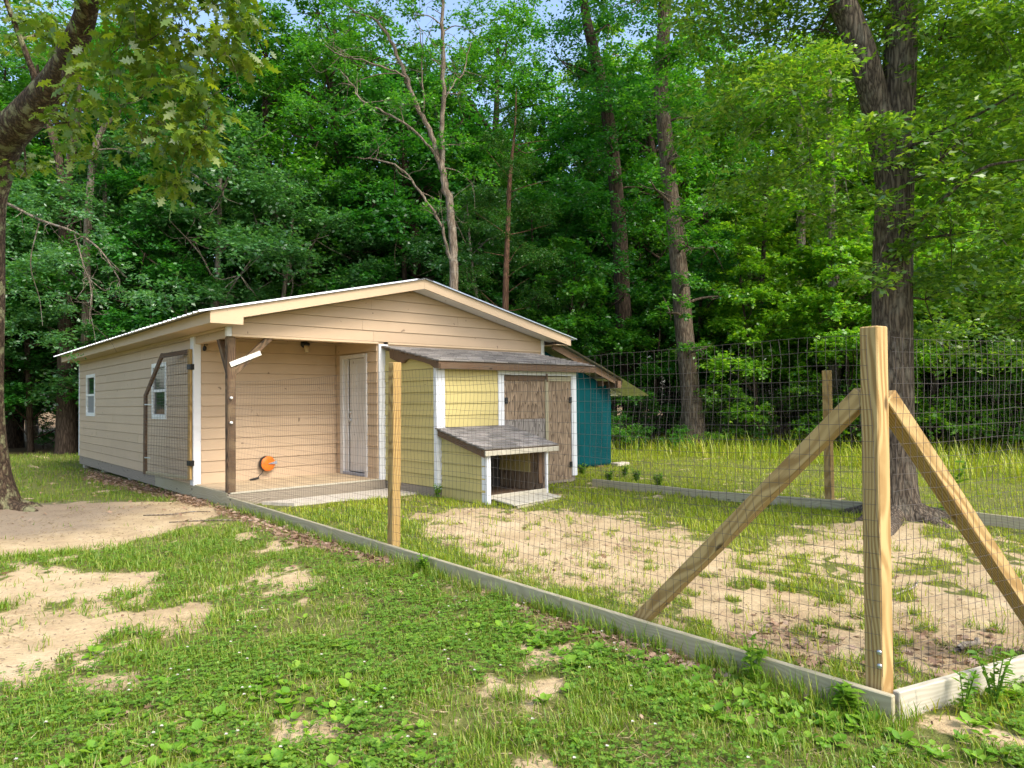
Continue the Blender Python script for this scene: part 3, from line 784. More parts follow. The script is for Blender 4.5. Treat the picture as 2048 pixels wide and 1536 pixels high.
for z in np.arange(.05, 2.09, .052):
    um = 1.56 if z < 1.4 else .97 + (2.09 - z) / .69 * .57
    paths.append([(*gp(u, z + .004 * math.sin(u * 6 + z * 3), .028 + .006 * math.sin(z * 4 + u * 3)), .0019) for u in np.linspace(.05, um, 12)])
V, Fq = tube_np(paths, 3); tag(np_mesh("wire_mesh", V, Fq, WIRE, gate), kind="stuff")
for z in (1.83, .33):
    box("hinge", -.05, .012, -.005, .01, -.045, .045, BLACKM, gate).matrix_basis = Matrix.Translation((-.035, 1.43, z)) @ Matrix.Rotation(.2, 4, 'Z')
    hb = beam("hinge", gp(.03, z, .03), gp(.13, z, .03), .08, .008, BLACKM, gate, side=(0, 0, 1))
beam("latch", gp(1.20, 1.245, .03), gp(1.5, 1.25, .03), .02, .012, STEEL, gate)
beam("latch", gp(1.30, .36, .03), gp(1.5, .36, .03), .02, .012, STEEL, gate)

# ================================================================== yellow shed on the gable end
shed = thing("yellow_shed", "yellow lean-to shed with weathered plywood double doors and shingle roof", "shed", (4.0, -.8, -.2))
SX0, SX1, SY = 2.55, 5.53, -1.46
def score(name, pieces, mat, par):
    VV = []; FF = []
    for (x0, x1, y0, y1, z0, z1) in pieces:
        b = len(VV)
        VV += [(x, y, z) for x in (x0, x1) for y in (y0, y1) for z in (z0, z1)]
        FF += [[b + q for q in f] for f in ((0, 1, 3, 2), (4, 6, 7, 5), (0, 4, 5, 1), (2, 3, 7, 6), (0, 2, 6, 4), (1, 5, 7, 3))]
    return fixn(mesh(name, VV, FF, mat, par))
swl = score("wall", [(SX0 + .004, SX0 + .08, SY + .02, -.03, -.02, 1.80)], YEL, shed)
siding(swl, (SX0, 0, 0), (0, 1, 0), (-1, 0, 0), -.03, 1.86, SY + .06, -.025, YEL, seed=5, expo=.178)
# sloped top of the side wall under the rafters
fixn(mesh("wall_top", [(SX0 - .012, SY + .06, 1.862), (SX0 - .012, -.03, 1.862), (SX0 - .012, -.03, 2.10), (SX0 + .07, SY + .06, 1.862), (SX0 + .07, -.03, 1.862), (SX0 + .07, -.03, 2.10)],
          [(0, 1, 2), (5, 4, 3), (0, 3, 4, 1), (1, 4, 5, 2), (2, 5, 3, 0)], YEL, shed))
swf = score("wall", [(SX0 + .01, 3.74, SY + .004, SY + .08, -.02, 1.90), (3.74, SX1, SY + .004, SY + .08, 1.70, 1.90), (SX1 - .08, SX1 - .002, SY + .09, -.03, -.02, 1.83)], YEL, shed)
siding(swf, (0, SY, 0), (1, 0, 0), (0, -1, 0), -.03, 1.75, SX0 + .14, 3.735, YEL, seed=6, expo=.178)
siding(swf, (0, SY, 0), (1, 0, 0), (0, -1, 0), 1.75, 1.86, SX0 + .14, SX1 - .01, YEL, seed=7, expo=.178)
for q in [(SX0 - .022, SX0 + .0, SY - .02, SY + .058, -.06, 1.80), (SX0 + .002, SX0 + .135, SY - .024, SY + .002, -.06, 1.80)]:
    box("corner_board", *q, WHT, shed)
for q in [(3.738, 3.86, SY - .026, SY + .002, -.08, 1.665), (5.43, 5.552, SY - .026, SY + .002, -.08, 1.665), (3.738, 5.552, SY - .028, SY + .002, 1.668, 1.745)]:
    box("door_trim", *q, WHT, shed)
beam("sill", (SX0 + .02, SY + .05, -.11), (SX0 + .02, -.05, -.11), .15, .08, RIMM, shed)
beam("sill", (SX0 + .05, SY + .05, -.11), (SX1, SY + .05, -.11), .15, .08, RIMM, shed)
for (xa, xb, mt) in ((3.872, 4.80, PLYW), (4.812, 5.425, PLYW)):
    dl = box("door", xa, xb, SY - .008, SY + .012, -.13, 1.655, mt, shed)
    n = 2 if xb - xa > .8 else 1
    box("door_rail", xa + .004, xb - .004, SY - .026, SY - .009, 1.575, 1.652, BROWNW if xa < 4 else GREYW, dl)
    if n == 2: box("door_sheet", xa + .34, xb - .01, SY - .018, SY - .0085, .95, 1.568, PLYW, dl)
    if n == 2: box("door_sheet", xa + .004, xb - .01, SY - .017, SY - .0085, -.12, .94, PLYG, dl)
    hx = xa + .03 if xa < 4 else xb - .03
    for z in (1.25, .12): box("hinge", hx - .03, hx + .03, SY - .036, SY - .019, z - .05, z + .05, BLACKM, dl)
    dl.matrix_basis = dl.matrix_basis
box("door_batten", 4.775, 4.84, SY - .042, SY - .019, -.12, 1.60, GREYW, shed)
beam("latch", (4.81, SY - .05, 1.56), (4.80, SY - .05, 1.70), .03, .014, BROWNW, shed)
# shed roof
def shingled(par, xa, xb, ye, yw, ze, zw, tabw, expo, seed, thick=.02):
    """shingle courses from eave (ye,ze) up to wall (yw,zw): single tabs sharing a few meshes"""
    rng = random.Random(seed)
    run = math.hypot(yw - ye, zw - ze); ang = math.atan2(zw - ze, yw - ye)
    protos = {}
    n = int(run / expo)
    expo = run / n
    for r in range(n):
        x = xa - (tabw * .5 if r % 2 else rng.uniform(0, .05))
        while x < xb - .01:
            wv = tabw * rng.choice((.8, 1.0, 1.0, 1.15))
            x0 = max(x, xa + rng.uniform(-.006, .006)); x1 = min(x + wv, xb + rng.uniform(-.006, .006))
            if x1 - x0 > .03:
                key = (round(x1 - x0, 2))
                L = expo * 1.25
                s = r * expo
                tilt = math.asin(min(.9, thick / L))
                M = Matrix.Translation(((x0 + x1) / 2, ye + s * math.cos(ang), ze + s * math.sin(ang) + thick * .6 + rng.uniform(-.001, .002))) @ Matrix.Rotation(ang - tilt * .8, 4, 'X')
                if key in protos: same("shingle", protos[key], par, M)
                else:
                    V, Fc = cboxdata(key - .006, L, thick, .002)
                    protos[key] = fixn(mesh("shingle", [(a, b + L / 2, c) for a, b, c in V], Fc, SHING, par, M=M))
            x += wv
SYE, SZE, SZW = -1.62, 1.845, 2.165
sroof = fixn(mesh("roof", [(2.47, SYE, SZE - .03), (5.86, SYE, SZE - .03), (6.10, -.024, SZW - .03), (2.47, -.024, SZW - .03), (2.47, SYE, SZE - .005), (5.86, SYE, SZE - .005), (6.10, -.024, SZW - .005), (2.47, -.024, SZW - .005)],
                  [(0, 1, 2, 3), (7, 6, 5, 4), (0, 4, 5, 1), (1, 5, 6, 2), (2, 6, 7, 3), (3, 7, 4, 0)], BROWNW, shed))
shingled(sroof, 2.46, 5.88, SYE - .02, -.03, SZE, SZW, .27, .142, 11)
beam("fascia", (2.49, SYE - .012, SZE - .075), (5.86, SYE - .012, SZE - .075), .085, .024, BROWNW, shed, side=(0, 0, 1))
# scalloped end rafter on the left rake
Mx = Matrix(((0, 0, 1, 2.475), (1, 0, 0, 0), (0, 1, 0, 0), (0, 0, 0, 1)))
prism("end_rafter", [(SYE + .0, 1.735), (-1.50, 1.745), (-1.40, 1.80), (-1.2, 1.85), (-.92, 1.905), (-.80, 1.92), (-.72, 1.90), (-.66, 1.865), (-.60, 1.86), (-.45, 1.90), (-.27, 1.96), (-.25, 2.09), (-.9, 1.965), (SYE, 1.815)], .05, Mx, BROWNW, shed)

# ================================================================== dog house
dog = thing("dog_house", "small yellow dog house with open front and shingle roof beside shed doors", "dog house", (3.2, -2.0, -.2))
DX0, DX1, DY = 2.62, 3.76, -2.54
dwl = fixn(mesh("wall", [(DX0 + .004, DY + .03, -.19), (DX0 + .004, SY - .03, -.19), (DX0 + .004, SY - .03, .80), (DX0 + .004, DY + .03, .50), (DX0 + .03, DY + .03, -.19), (DX0 + .03, SY - .03, -.19), (DX0 + .03, SY - .03, .80), (DX0 + .03, DY + .03, .50)],
           [(0, 1, 2, 3), (7, 6, 5, 4), (0, 4, 5, 1), (1, 5, 6, 2), (2, 6, 7, 3), (3, 7, 4, 0)], YEL, dog))
def dclip(z):
    return (DY + .005 if z < .50 else DY + (z - .50) / .30 * (SY - DY), SY - .025)
siding(dwl, (DX0, 0, 0), (0, 1, 0), (-1, 0, 0), -.20, .80, DY + .02, SY - .03, YEL, clip=dclip, seed=8, expo=.178)
dwr = fixn(mesh("wall", [(DX1 - .03, DY + .03, -.19), (DX1 - .03, SY - .03, -.19), (DX1 - .03, SY - .03, .80), (DX1 - .03, DY + .03, .50), (DX1, DY + .03, -.19), (DX1, SY - .03, -.19), (DX1, SY - .03, .80), (DX1, DY + .03, .50)],
           [(0, 1, 2, 3), (7, 6, 5, 4), (0, 4, 5, 1), (1, 5, 6, 2), (2, 6, 7, 3), (3, 7, 4, 0)], PLYW, dog))
siding(dwr, (DX1 - .032, 0, 0), (0, 1, 0), (-1, 0, 0), .16, .52, DY + .32, SY - .06, YEL, seed=9, expo=.178)
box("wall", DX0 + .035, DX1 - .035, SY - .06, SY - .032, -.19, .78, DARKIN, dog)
box("wall_stud", DX1 - .10, DX1 - .034, DY + .05, DY + .09, .02, .50, BROWNW, dog)
box("floor_panel", DX0 + .035, DX1 - .035, DY + .0, SY - .065, -.125, -.10, BROWNW, dog)
beam("floor_lip", (DX0 + .05, DY - .012, -.085), (DX1 - .02, DY - .012, -.085), .06, .02, GREYW2, dog)
for q in [(DX0 - .02, DX0 - .0, DY - .02, DY + .10, -.21, .50), (DX0 + .002, DX0 + .045, DY - .024, DY + .0, -.21, .50), (DX1 - .02, DX1 + .012, DY - .024, DY + .02, -.19, .50)]:
    box("corner_board", *q, WHT, dog)
DZE, DZW = .575, .845
droof = fixn(mesh("roof", [(2.53, DY - .06, DZE - .03), (3.93, DY - .06, DZE - .03), (3.93, SY - .03, DZW - .03), (2.53, SY - .03, DZW - .03), (2.53, DY - .06, DZE - .006), (3.93, DY - .06, DZE - .006), (3.93, SY - .03, DZW - .006), (2.53, SY - .03, DZW - .006)],
                  [(0, 1, 2, 3), (7, 6, 5, 4), (0, 4, 5, 1), (1, 5, 6, 2), (2, 6, 7, 3), (3, 7, 4, 0)], BROWNW, dog))
shingled(droof, 2.51, 3.95, DY - .075, SY - .03, DZE, DZW, .17, .125, 12)
beam("fascia", (2.53, DY - .068, DZE - .048), (3.95, DY - .068, DZE - .048), .07, .024, GREYW2, dog, side=(0, 0, 1))
beam("rake_board", (2.545, DY - .05, DZE - .065), (2.545, SY - .04, DZW - .065), .085, .03, BROWNW, dog, side=(0, 0, 1))
ramp_o = thing("wooden_ramp", "short weathered plank ramp leading into the dog house", "ramp", (3.2, -2.8, -.2))
for k in range(7):
    x = 2.72 + k * .142
    beam("plank", (x + .05, DY - .04, -.115), (x + .02 + .004 * k, -3.03 + .02 * k, float(zg(x, -3.0)) + .035), .135, .022, GREYW2, ramp_o, side=(1, 0, 0))
beam("batten", (2.70, -3.06, -.185), (3.62, -2.93, -.185), .05, .03, GREYW, ramp_o)

# ================================================================== teal screen and lean-to on the right
lean = thing("lean_to", "rough lean-to with brown rafters and pale metal sheets beside the gable end", "lean-to", (7.5, .5, -.2))
def lz(x): return 2.44 - .36 * (x - 6.2)
beam("rafter", (6.24, -.22, lz(6.24) - .10), (8.32, -.22, lz(8.32) - .10), .14, .04, BROWNW, lean, side=(0, 0, 1))
for y in (1.1, 2.4): beam("rafter", (6.24, y, lz(6.24) - .10), (8.6, y, lz(8.6) - .10), .14, .04, BROWNW, lean, side=(0, 0, 1))
beam("purlin", (8.16, -.30, 1.575), (8.16, 2.6, 1.575), .15, .11, BROWNW, lean, side=(0, 0, 1))
beam("purlin", (7.86, -.10, 1.60), (7.86, 2.6, 1.60), .12, .05, BROWNW, lean, side=(0, 0, 1))
for y in (.16, 2.4): beam("leg_post", (8.16, y, -.3), (8.16, y, 1.5), .09, .09, BROWNW, lean, side=(1, 0, 0))
yy = []; zz = []
for k in range(44):
    yy.append(k * .02); zz.append(.010 * math.sin(k * math.pi / 2.0))
V = []; Fc = []
n = len(yy)
for x in (6.22, 7.6, 9.15):
    for q, dz in zip(yy, zz): V.append((x, q, lz(x) + dz - (.05 if x > 9 else 0)))
for r in range(2):
    for k in range(n - 1): Fc.append((r * n + k, r * n + k + 1, (r + 1) * n + k + 1, (r + 1) * n + k))
first = None
for k in range(4):
    M = Matrix.Translation((0, -.34 + k * .80, 0))
    if first is None: first = mesh("roof_sheet", V, Fc, METAL, lean, True, M)
    else: same("roof_sheet", first, lean, M)
# teal cloth stretched on the lean-to's front
tx = np.linspace(6.24, 8.22, 40); tf = np.linspace(0, 1, 24)
V = []
for x in tx:
    top = lz(x) - .20; bot = -.15 + .02 * math.sin(x * 3)
    for f in tf:
        z = bot + (top - bot) * f
        V.append((x, .02 + .014 * math.sin(x * 5.0 + 1.5 * math.sin(z * 2)) + .006 * math.sin(x * 17 + z * 3) - .05 * max(0, (.12 - f)) * 3, z))
n = len(tf); Fc = [(a * n + b, (a + 1) * n + b, (a + 1) * n + b + 1, a * n + b + 1) for a in range(len(tx) - 1) for b in range(n - 1)]
tarp = mesh("teal_tarp", V, Fc, TEAL, None, True)
sm = tarp.modifiers.new("thick", 'SOLIDIFY'); sm.thickness = .006
tag(tarp, "dark teal tarp hung as a wall under the lean-to roof", "tarp")
pp = thing("stored_pipes", "pale pipes sticking out beyond the teal tarp under the lean-to", "pipe", (8.4, .4, 1.4))
for (a, b) in (((7.4, .45, 1.46), (9.02, .42, 1.43)), ((7.4, .36, 1.40), (9.25, .36, 1.385)), ((7.5, .30, 1.36), (8.8, .30, 1.345))):
    V, Fq = tube_np([[(*a, .018), (*b, .018)]], 10); np_mesh("pipe", V, Fq, WPLAST, pp, True)
tag(box("concrete_block", 8.25, 8.65, -.15, .05, -.26, -.13, CONC, b=.01), "low concrete block on the ground beside the teal tarp's foot", "block")
tag(box("foot_block", 7.75, 7.95, -.02, .12, -.30, -.16, BROWNW, b=.01), "dark wood block holding up the teal tarp's lower edge", "block")

# ================================================================== fences
def wires(p0, p1, zt0, zt1, zb0, zb1, vs=.0525, hs=.0765, seed=0, r=.00118, lean_amp=.06):
    p0 = np.array(p0, float); p1 = np.array(p1, float); L = np.hypot(*(p1 - p0)); d = (p1 - p0) / L; nn = np.array([-d[1], d[0]])
    def pt(s, f, hidx):
        # f: 0 top .. 1 bottom
        zt = zt0 + (zt1 - zt0) * s / L; zb = zb0 + (zb1 - zb0) * s / L
        z = zt - hidx * hs
        slack = 4 * (s % 4.2) * (4.2 - s % 4.2) / 4.2 ** 2
        du = lean_amp * (vnoise(s * .9, hidx * .10, seed) - .5) * 2 + .016 * (vnoise(s * 7, hidx * .8, seed + 1) - .5)
        dz = .055 * (vnoise(s * .55, hidx * .12, seed + 2) - .5) - .02 * slack * (1 if hidx < 2 else .6) + .012 * (vnoise(s * 5, hidx, seed + 3) - .5)
        dn = .035 * (vnoise(s * 1.1, hidx * .3, seed + 4) - .5)
        q = p0 + d * np.clip(s + du, 0, L) + nn * dn
        return (q[0], q[1], float(z + dz), r)
    H = int((zt0 - zb0) / hs); paths = []
    for h in range(H + 1):
        paths.append([pt(s, 0, h) for s in np.linspace(0, L, max(8, int(L / .16)))])
    for s in np.arange(vs * .5, L, vs):
        paths.append([pt(s, 0, h) for h in np.linspace(0, H + .4, 16)])
    return tube_np(paths, 3)
fenceA = thing("wire_fence", "welded wire fence running from the porch post to the near corner post", "fence", (.05, -4.3, -.25))
V, Fq = wires((.004, -.02), (.004, -8.66), 1.572, 1.56, -.06, -.16, seed=3)
tag(np_mesh("wire_mesh", V, Fq, WIRE, fenceA), kind="stuff")
# corner post: square with the two runs bisected, and the mid post
cpd = Vector((.28, .96, 0)).normalized()
cp = beam("corner_post", (.075, -8.615, -.45), (.082, -8.625, 1.59), .092, .092, PINE, fenceA, side=(.20, .98, 0), b=.006)
for z in (.02, -.045):
    lathe("bolt", [(.012, 0), (.013, .006), (.006, .009)], Matrix.Translation((.026, -8.640, z)) @ Matrix.Rotation(-math.pi / 2, 4, 'Y'), STEEL, cp, 8)
beam("line_post", (.07, -4.22, -.4), (.062, -4.28, 1.625), .092, .092, PINEO, fenceA, side=(1, 0, 0), b=.006)
beam("brace", (.10, -8.57, 1.262), (.11, -7.04, -.28), .090, .088, PINE, fenceA, side=(1, 0, 0), b=.005)
def ztopA(y): return -.045 - .012 * max(0, -y - .5) - .0
js = [-.03, -3.15, -6.55, -8.715]
for a, b in zip(js[:-1], js[1:]):
    za, zb = -.045 - .0122 * (-a), -.045 - .0122 * (-b)
    beam("kick_board", (-.012, a - .002, za - .07), (-.012, b + .002, zb - .07), .14, .036, GREYW, fenceA, side=(0, 0, 1), b=.005)
fenceB = thing("wire_fence", "welded wire fence leaving the near corner post toward the right edge", "fence", (1.5, -9.0, -.25))
rd = Vector((.961, -.276, 0))
c0 = Vector((.03, -8.70, 0))
def rb(t, off=0, z=0): return c0 + rd * t + Vector((.276, .961, 0)) * off + Vector((0, 0, z))
V, Fq = wires(tuple(rb(.09, .05))[:2], tuple(rb(5.2, .05))[:2], 1.56, 1.55, -.15, -.17, seed=13)
tag(np_mesh("wire_mesh", V, Fq, WIRE, fenceB), kind="stuff")
beam("kick_board", rb(.012, 0, -.222), rb(3.1, 0, -.235), .145, .038, GREYW2, fenceB, side=(0, 0, 1), b=.005)  # paler wood than the long run: sun on this face put into the colour
beam("kick_board", rb(3.104, 0, -.235), rb(5.3, 0, -.25), .145, .038, GREYW2, fenceB, side=(0, 0, 1), b=.005)
beam("brace", rb(.13, .115, 1.25), rb(1.62, .13, -.30), .090, .088, PINE, fenceB, side=(.276, .961, 0), b=.005)
beam("line_post", rb(3.2, .06, -.4), rb(3.2, .06, 1.58), .092, .092, PINEO, fenceB, side=(1, 0, 0))
fenceC = thing("wire_fence", "far welded wire fence with low grey boards behind the bare yard", "fence", (5.6, -5, -.25))
fx = lambda y: 5.34 + .085 * (-y - 3.0)
V, Fq = wires((fx(-2.1), -2.1), (fx(-9.9), -9.9), 1.45, 1.45, -.05, -.08, seed=23, r=.0011)
tag(np_mesh("wire_mesh", V, Fq, WIRE, fenceC), kind="stuff")
js = [-2.1, -4.25, -7.05, -9.9]
for a, b in zip(js[:-1], js[1:]):
    beam("kick_board", (fx(a), a, float(zg(fx(a), a)) + .06), (fx(b), b + .006, float(zg(fx(b), b)) + .06), .13, .036, GREYW, fenceC, side=(0, 0, 1))
for y in (-5.88, -9.7):
    beam("line_post", (fx(y) + .08, y, -.4), (fx(y) + .08, y, 1.60), .092, .092, PINEO, fenceC, side=(1, 0, 0))

# ================================================================== foliage builders
def unit(v): return v / (np.linalg.norm(v, axis=-1, keepdims=True) + 1e-9)
DIAMOND = (np.array([(0, 0, 0), (.45, .5, -.10), (1, 0, -.06), (.45, -.5, -.10)], float), [(0, 1, 2, 3)])
OVAL = (np.array([(0, 0, 0), (.22, .36, .03), (.6, .42, .0), (1, 0, -.12), (.6, -.42, .0), (.22, -.36, .03)], float), [(0, 1, 2, 3, 4, 5)])
MAPLE = (np.array([(0, 0, 0), (.05, .55, -.05), (.40, .28, 0), (.55, .60, -.08), (.66, .20, 0), (1, 0, -.1), (.66, -.20, 0), (.55, -.60, -.08), (.40, -.28, 0), (.05, -.55, -.05)], float), [tuple(range(10))])
OAKT = (np.array([(0, 0, 0), (.16, .10, 0), (.20, .40, -.06), (.34, .13, 0), (.44, .52, -.08), (.56, .16, 0), (.70, .40, -.06), (.78, .12, -.02), (1, 0, -.12),
                  (.78, -.12, -.02), (.70, -.40, -.06), (.56, -.16, 0), (.44, -.52, -.08), (.34, -.13, 0), (.20, -.40, -.06), (.16, -.10, 0)], float), [tuple(range(16))])
WATEROAK = (np.array([(0, 0, 0), (.45, .16, -.02), (.72, .42, -.05), (.82, .18, -.02), (1, 0, -.1), (.82, -.18, -.02), (.72, -.42, -.05), (.45, -.16, -.02)], float), [tuple(range(8))])
PLANTAIN = (np.array([(0, 0, 0), (.30, .03, .10), (.45, .42, .10), (.75, .40, .06), (1.0, 0, -.08), (.75, -.40, .06), (.45, -.42, .10), (.62, 0, .02)], float), [(0, 7, 2, 1), (7, 4, 3, 2), (0, 1, 6, 7), (7, 6, 5, 4)])
def scatter(tmpl, P, A, Nn, L, Wd):
    """instances of a leaf template baked into one array; returns V, [F...]"""
    T, Fs = tmpl; n = len(P); k = len(T)
    A = unit(A); S = unit(np.cross(A, Nn)); Nn = np.cross(S, A)
    L = np.broadcast_to(L, (n,))[:, None, None]; Wd = np.broadcast_to(Wd, (n,))[:, None, None]
    V = P[:, None, :] + A[:, None, :] * (T[None, :, 0:1] * L) + S[:, None, :] * (T[None, :, 1:2] * Wd) + Nn[:, None, :] * (T[None, :, 2:3] * L)
    base = (np.arange(n) * k)[:, None]
    return V.reshape(-1, 3), [base + np.array(f)[None, :] for f in Fs]
def merge(lst):
    VV = []; FF = []; off = 0
    for V, Fs in lst:
        VV.append(V); FF += [f + off for f in Fs]; off += len(V)
    return np.concatenate(VV), FF
def lobe_leaves(rng, lobes, leaf, tmpl, dens=1.0, flat=.75, droop=.25, aspect=.55, twigs=7, per=9, tilt=.55, hang=0.0, shell=.72):
    """lobes (x,y,z,r) -> leaf sprays.  Each lobe holds clumps, each clump twigs, each twig leaves"""
    P = []; A = []; Nn = []
    for (x, y, z, r) in lobes:
        m = max(3, int(20 * dens * (r / 1.0) ** 2 * (.11 / leaf) ** 1.2))
        dr = unit(rng.normal(size=(m, 3))); dr[:, 2] = np.where(dr[:, 2] < -.35, -dr[:, 2] * .6, dr[:, 2])
        rad = r * (shell + (1.08 - shell) * rng.random((m, 1)) ** .7)
        rad *= np.where(rng.random((m, 1)) < .2, rng.random((m, 1)), 1)
        c = np.array([x, y, z]) + dr * rad * np.array([1, 1, flat])
        cr = r * .42 * rng.uniform(.6, 1.2, (m, 1)) + leaf
        # twigs
        az = rng.uniform(0, 2 * np.pi, (m, twigs)); el = rng.normal(.05, .35, (m, twigs))
        td = np.stack([np.cos(az) * np.cos(el), np.sin(az) * np.cos(el), np.sin(el)], -1)
        td = unit(td + .55 * dr[:, None, :])
        tl = cr[:, None, :] * rng.uniform(.55, 1.1, (m, twigs, 1))
        f = (np.arange(per) + rng.random((m, twigs, per))) / per
        p = c[:, None, None, :] + td[:, :, None, :] * (tl[:, :, None, :] * f[..., None])
        p[..., 2] -= droop * (f ** 2) * tl[:, :, None, 0]
        p += rng.normal(0, leaf * .35, p.shape)
        side = np.where(np.arange(per) % 2, 1, -1)[None, None, :, None] * unit(np.cross(td, [0, 0, 1.0]))[:, :, None, :]
        a = td[:, :, None, :] * .7 + side * rng.uniform(.3, 1.1, f.shape)[..., None] + rng.normal(0, .25, p.shape)
        a[..., 2] -= .15 + hang
        nn = np.array([0, 0, 1.0]) + rng.normal(0, tilt, p.shape) + .25 * dr[:, None, None, :]
        P.append(p.reshape(-1, 3)); A.append(a.reshape(-1, 3)); Nn.append(nn.reshape(-1, 3))
    P = np.concatenate(P); A = np.concatenate(A); Nn = np.concatenate(Nn)
    L = leaf * rng.uniform(.65, 1.25, len(P))
    return scatter(tmpl, P, A, Nn, L, L * aspect)
def smooth_path(pts, sub=4, wob=0.0, rng=None):
    """Catmull-Rom through (x,y,z,r)"""
    P = np.asarray(pts, float); P = np.vstack([2 * P[0] - P[1], P, 2 * P[-1] - P[-2]]); out = []
    for i in range(1, len(P) - 2):
        for t in np.arange(sub) / sub:
            a, b, c, d = P[i - 1], P[i], P[i + 1], P[i + 2]
            out.append(.5 * (2 * b + (c - a) * t + (2 * a - 5 * b + 4 * c - d) * t * t + (3 * b - a - 3 * c + d) * t ** 3))
    out.append(P[-2]); out = np.array(out)
    out[:, 3] = np.maximum(out[:, 3], .003)
    if wob and rng is not None: out[:, :3] += rng.normal(0, wob, (len(out), 3)) * (out[:, 3:4] > .02)
    return out
def limbs_to(rng, trunk, lobes, r0=.06, nearest=False):
    """curved limbs from the trunk path out to each lobe, with a few finer twigs"""
    T = np.asarray(trunk, float); out = []
    if nearest:      # each lobe hangs on the closest wood: trunk, limb or an earlier lobe
        pts = [t for t in T]; L = sorted(lobes, key=lambda q: np.min(np.linalg.norm(T[:, :3] - np.array(q[:3]), axis=1)))
        for (x, y, z, r) in L:
            e = np.array([x, y, z]); Q = np.array(pts); i = int(np.argmin(np.linalg.norm(Q[:, :3] - e, axis=1) + .5 * np.maximum(0, Q[:, 2] - z))); s = Q[i]
            a = max(.005, min(r0, s[3] * .6)); mid = (s[:3] + e) / 2 + rng.normal(0, .05, 3) + np.array([0, 0, .06])
            out.append(smooth_path([(*s[:3], a), (*mid, a * .75), (*e, a * .5)], 4)); pts.append(np.array([x, y, z, a * .5]))
            for k in range(4):
                q = e + rng.normal(0, r * .5, 3); m2 = (e + q) / 2 + rng.normal(0, .06, 3)
                out.append(smooth_path([(*e, a * .4), (*m2, a * .25), (*q, .0015)], 3))
        return out
    for (x, y, z, r) in lobes:
        zt = z - (.35 + .25 * rng.random()) * (np.hypot(x - T[0, 0], y - T[0, 1]) + .3)
        i = int(np.argmin(np.abs(T[:, 2] - zt))); s = T[i]
        e = np.array([x, y, z]); mid = (s[:3] + e) / 2 + rng.normal(0, .12, 3) + np.array([0, 0, .1])
        a = min(r0 * (.6 + r * .5), s[3] * .6)
        out.append(smooth_path([(*s[:3], a), (*mid, a * .65), (*e, a * .3)], 5))
        for k in range(5):
            q = e + rng.normal(0, r * .55, 3); m2 = (mid + q) / 2 + rng.normal(0, .12, 3)
            out.append(smooth_path([(*(mid * .5 + e * .5), a * .35), (*m2, a * .25), (*q, a * .08)], 3))
    return out
def bark_mesh(name, paths, sides, mat, parent, rough=.06, seed=0, M=None):
    V, Fq = tube_np(paths, sides)
    rng = np.random.default_rng(seed)
    j = (vnoise(V[:, 0] * 9 + V[:, 1] * 5, V[:, 2] * 3, seed) - .5)
    o = np_mesh(name, V, Fq, mat, parent, True, M)
    return o
def flare(base, n=6, r=.3, seed=0, length=.55):
    """root flare tubes at a trunk's foot"""
    rng = np.random.default_rng(seed); out = []
    for k in range(n):
        a = 2 * np.pi * (k + rng.uniform(-.25, .25)) / n; l = length * rng.uniform(.7, 1.3)
        x, y, z = base
        ex, ey = x + math.cos(a) * l, y + math.sin(a) * l
        out.append(smooth_path([(x + math.cos(a) * r * .25, y + math.sin(a) * r * .25, z + .55, r * .42), (x + math.cos(a) * r * .7, y + math.sin(a) * r * .7, z + .14, r * .42),
                                (x + math.cos(a) * l * .75, y + math.sin(a) * l * .75, float(zbase(ex, ey)) + .02, r * .25), (ex, ey, float(zbase(ex, ey)) - .06, r * .12)], 4))
    return out

# ================================================================== near trees built one by one
def special(name, label, base, wood, lobes, leafmat, barkmat, leaf, tmpl, seed, sides=12, group=None, limb_from=None, limb_r=.03, **kw):
    rng = np.random.default_rng(seed)
    t = thing(name, label, "tree", base, group)
    paths = list(wood)
    if limb_from is not None: paths += limbs_to(rng, limb_from, lobes, limb_r, True)
    big = [p for p in paths if np.max(np.asarray(p)[:, 3]) > .09]; small = [p for p in paths if np.max(np.asarray(p)[:, 3]) <= .09]
    L = []
    if big: L.append(tube_np(big, sides))
    if small: L.append(tube_np(small, 5))
    V, Fs = merge([(v, [f]) for v, f in L])
    np_mesh("trunk", V, Fs, barkmat, t, True)
    if lobes:
        V, Fs = lobe_leaves(rng, lobes, leaf, tmpl, **kw)
        np_mesh("crown", V, Fs, leafmat, t)
    return t
S = smooth_path
# left oak, its trunk just at the frame's edge, limb reaching in over the path
lo_trunk = S([(-2.46,1.92,-0.35,0.40),(-2.50,1.94,0.05,0.30),(-2.53,1.96,0.45,0.24),(-2.57,1.96,1.34,0.206),(-2.56,1.91,2.71,0.199),(-2.56,1.87,3.87,0.195),(-2.52,1.82,4.42,0.206)])
lo_limb = S([(-2.55,1.9,4.1,0.19),(-2.50,1.72,4.45,0.215),(-2.44,1.30,4.78,0.225),(-2.26,0.50,4.94,0.205),(-2.09,-0.32,5.11,0.172),(-2.04,-0.91,5.26,0.141),(-2.02,-1.46,5.38,0.113),(-2.02,-1.87,5.62,0.098),(-1.98,-2.32,5.88,0.074),(-1.9,-2.9,6.1,.04)])
lo_br = S([(-2.26,0.58,5.02,0.056),(-2.21,0.44,5.31,0.046),(-2.30,0.39,5.58,0.036),(-2.45,0.37,5.99,0.031),(-2.57,0.33,6.30,0.027)])
lo_b2 = S([(-2.55,1.86,3.94,0.172),(-2.78,1.63,4.99,0.153),(-3.06,1.44,6.16,0.129),(-3.27,1.32,7.31,0.101)])
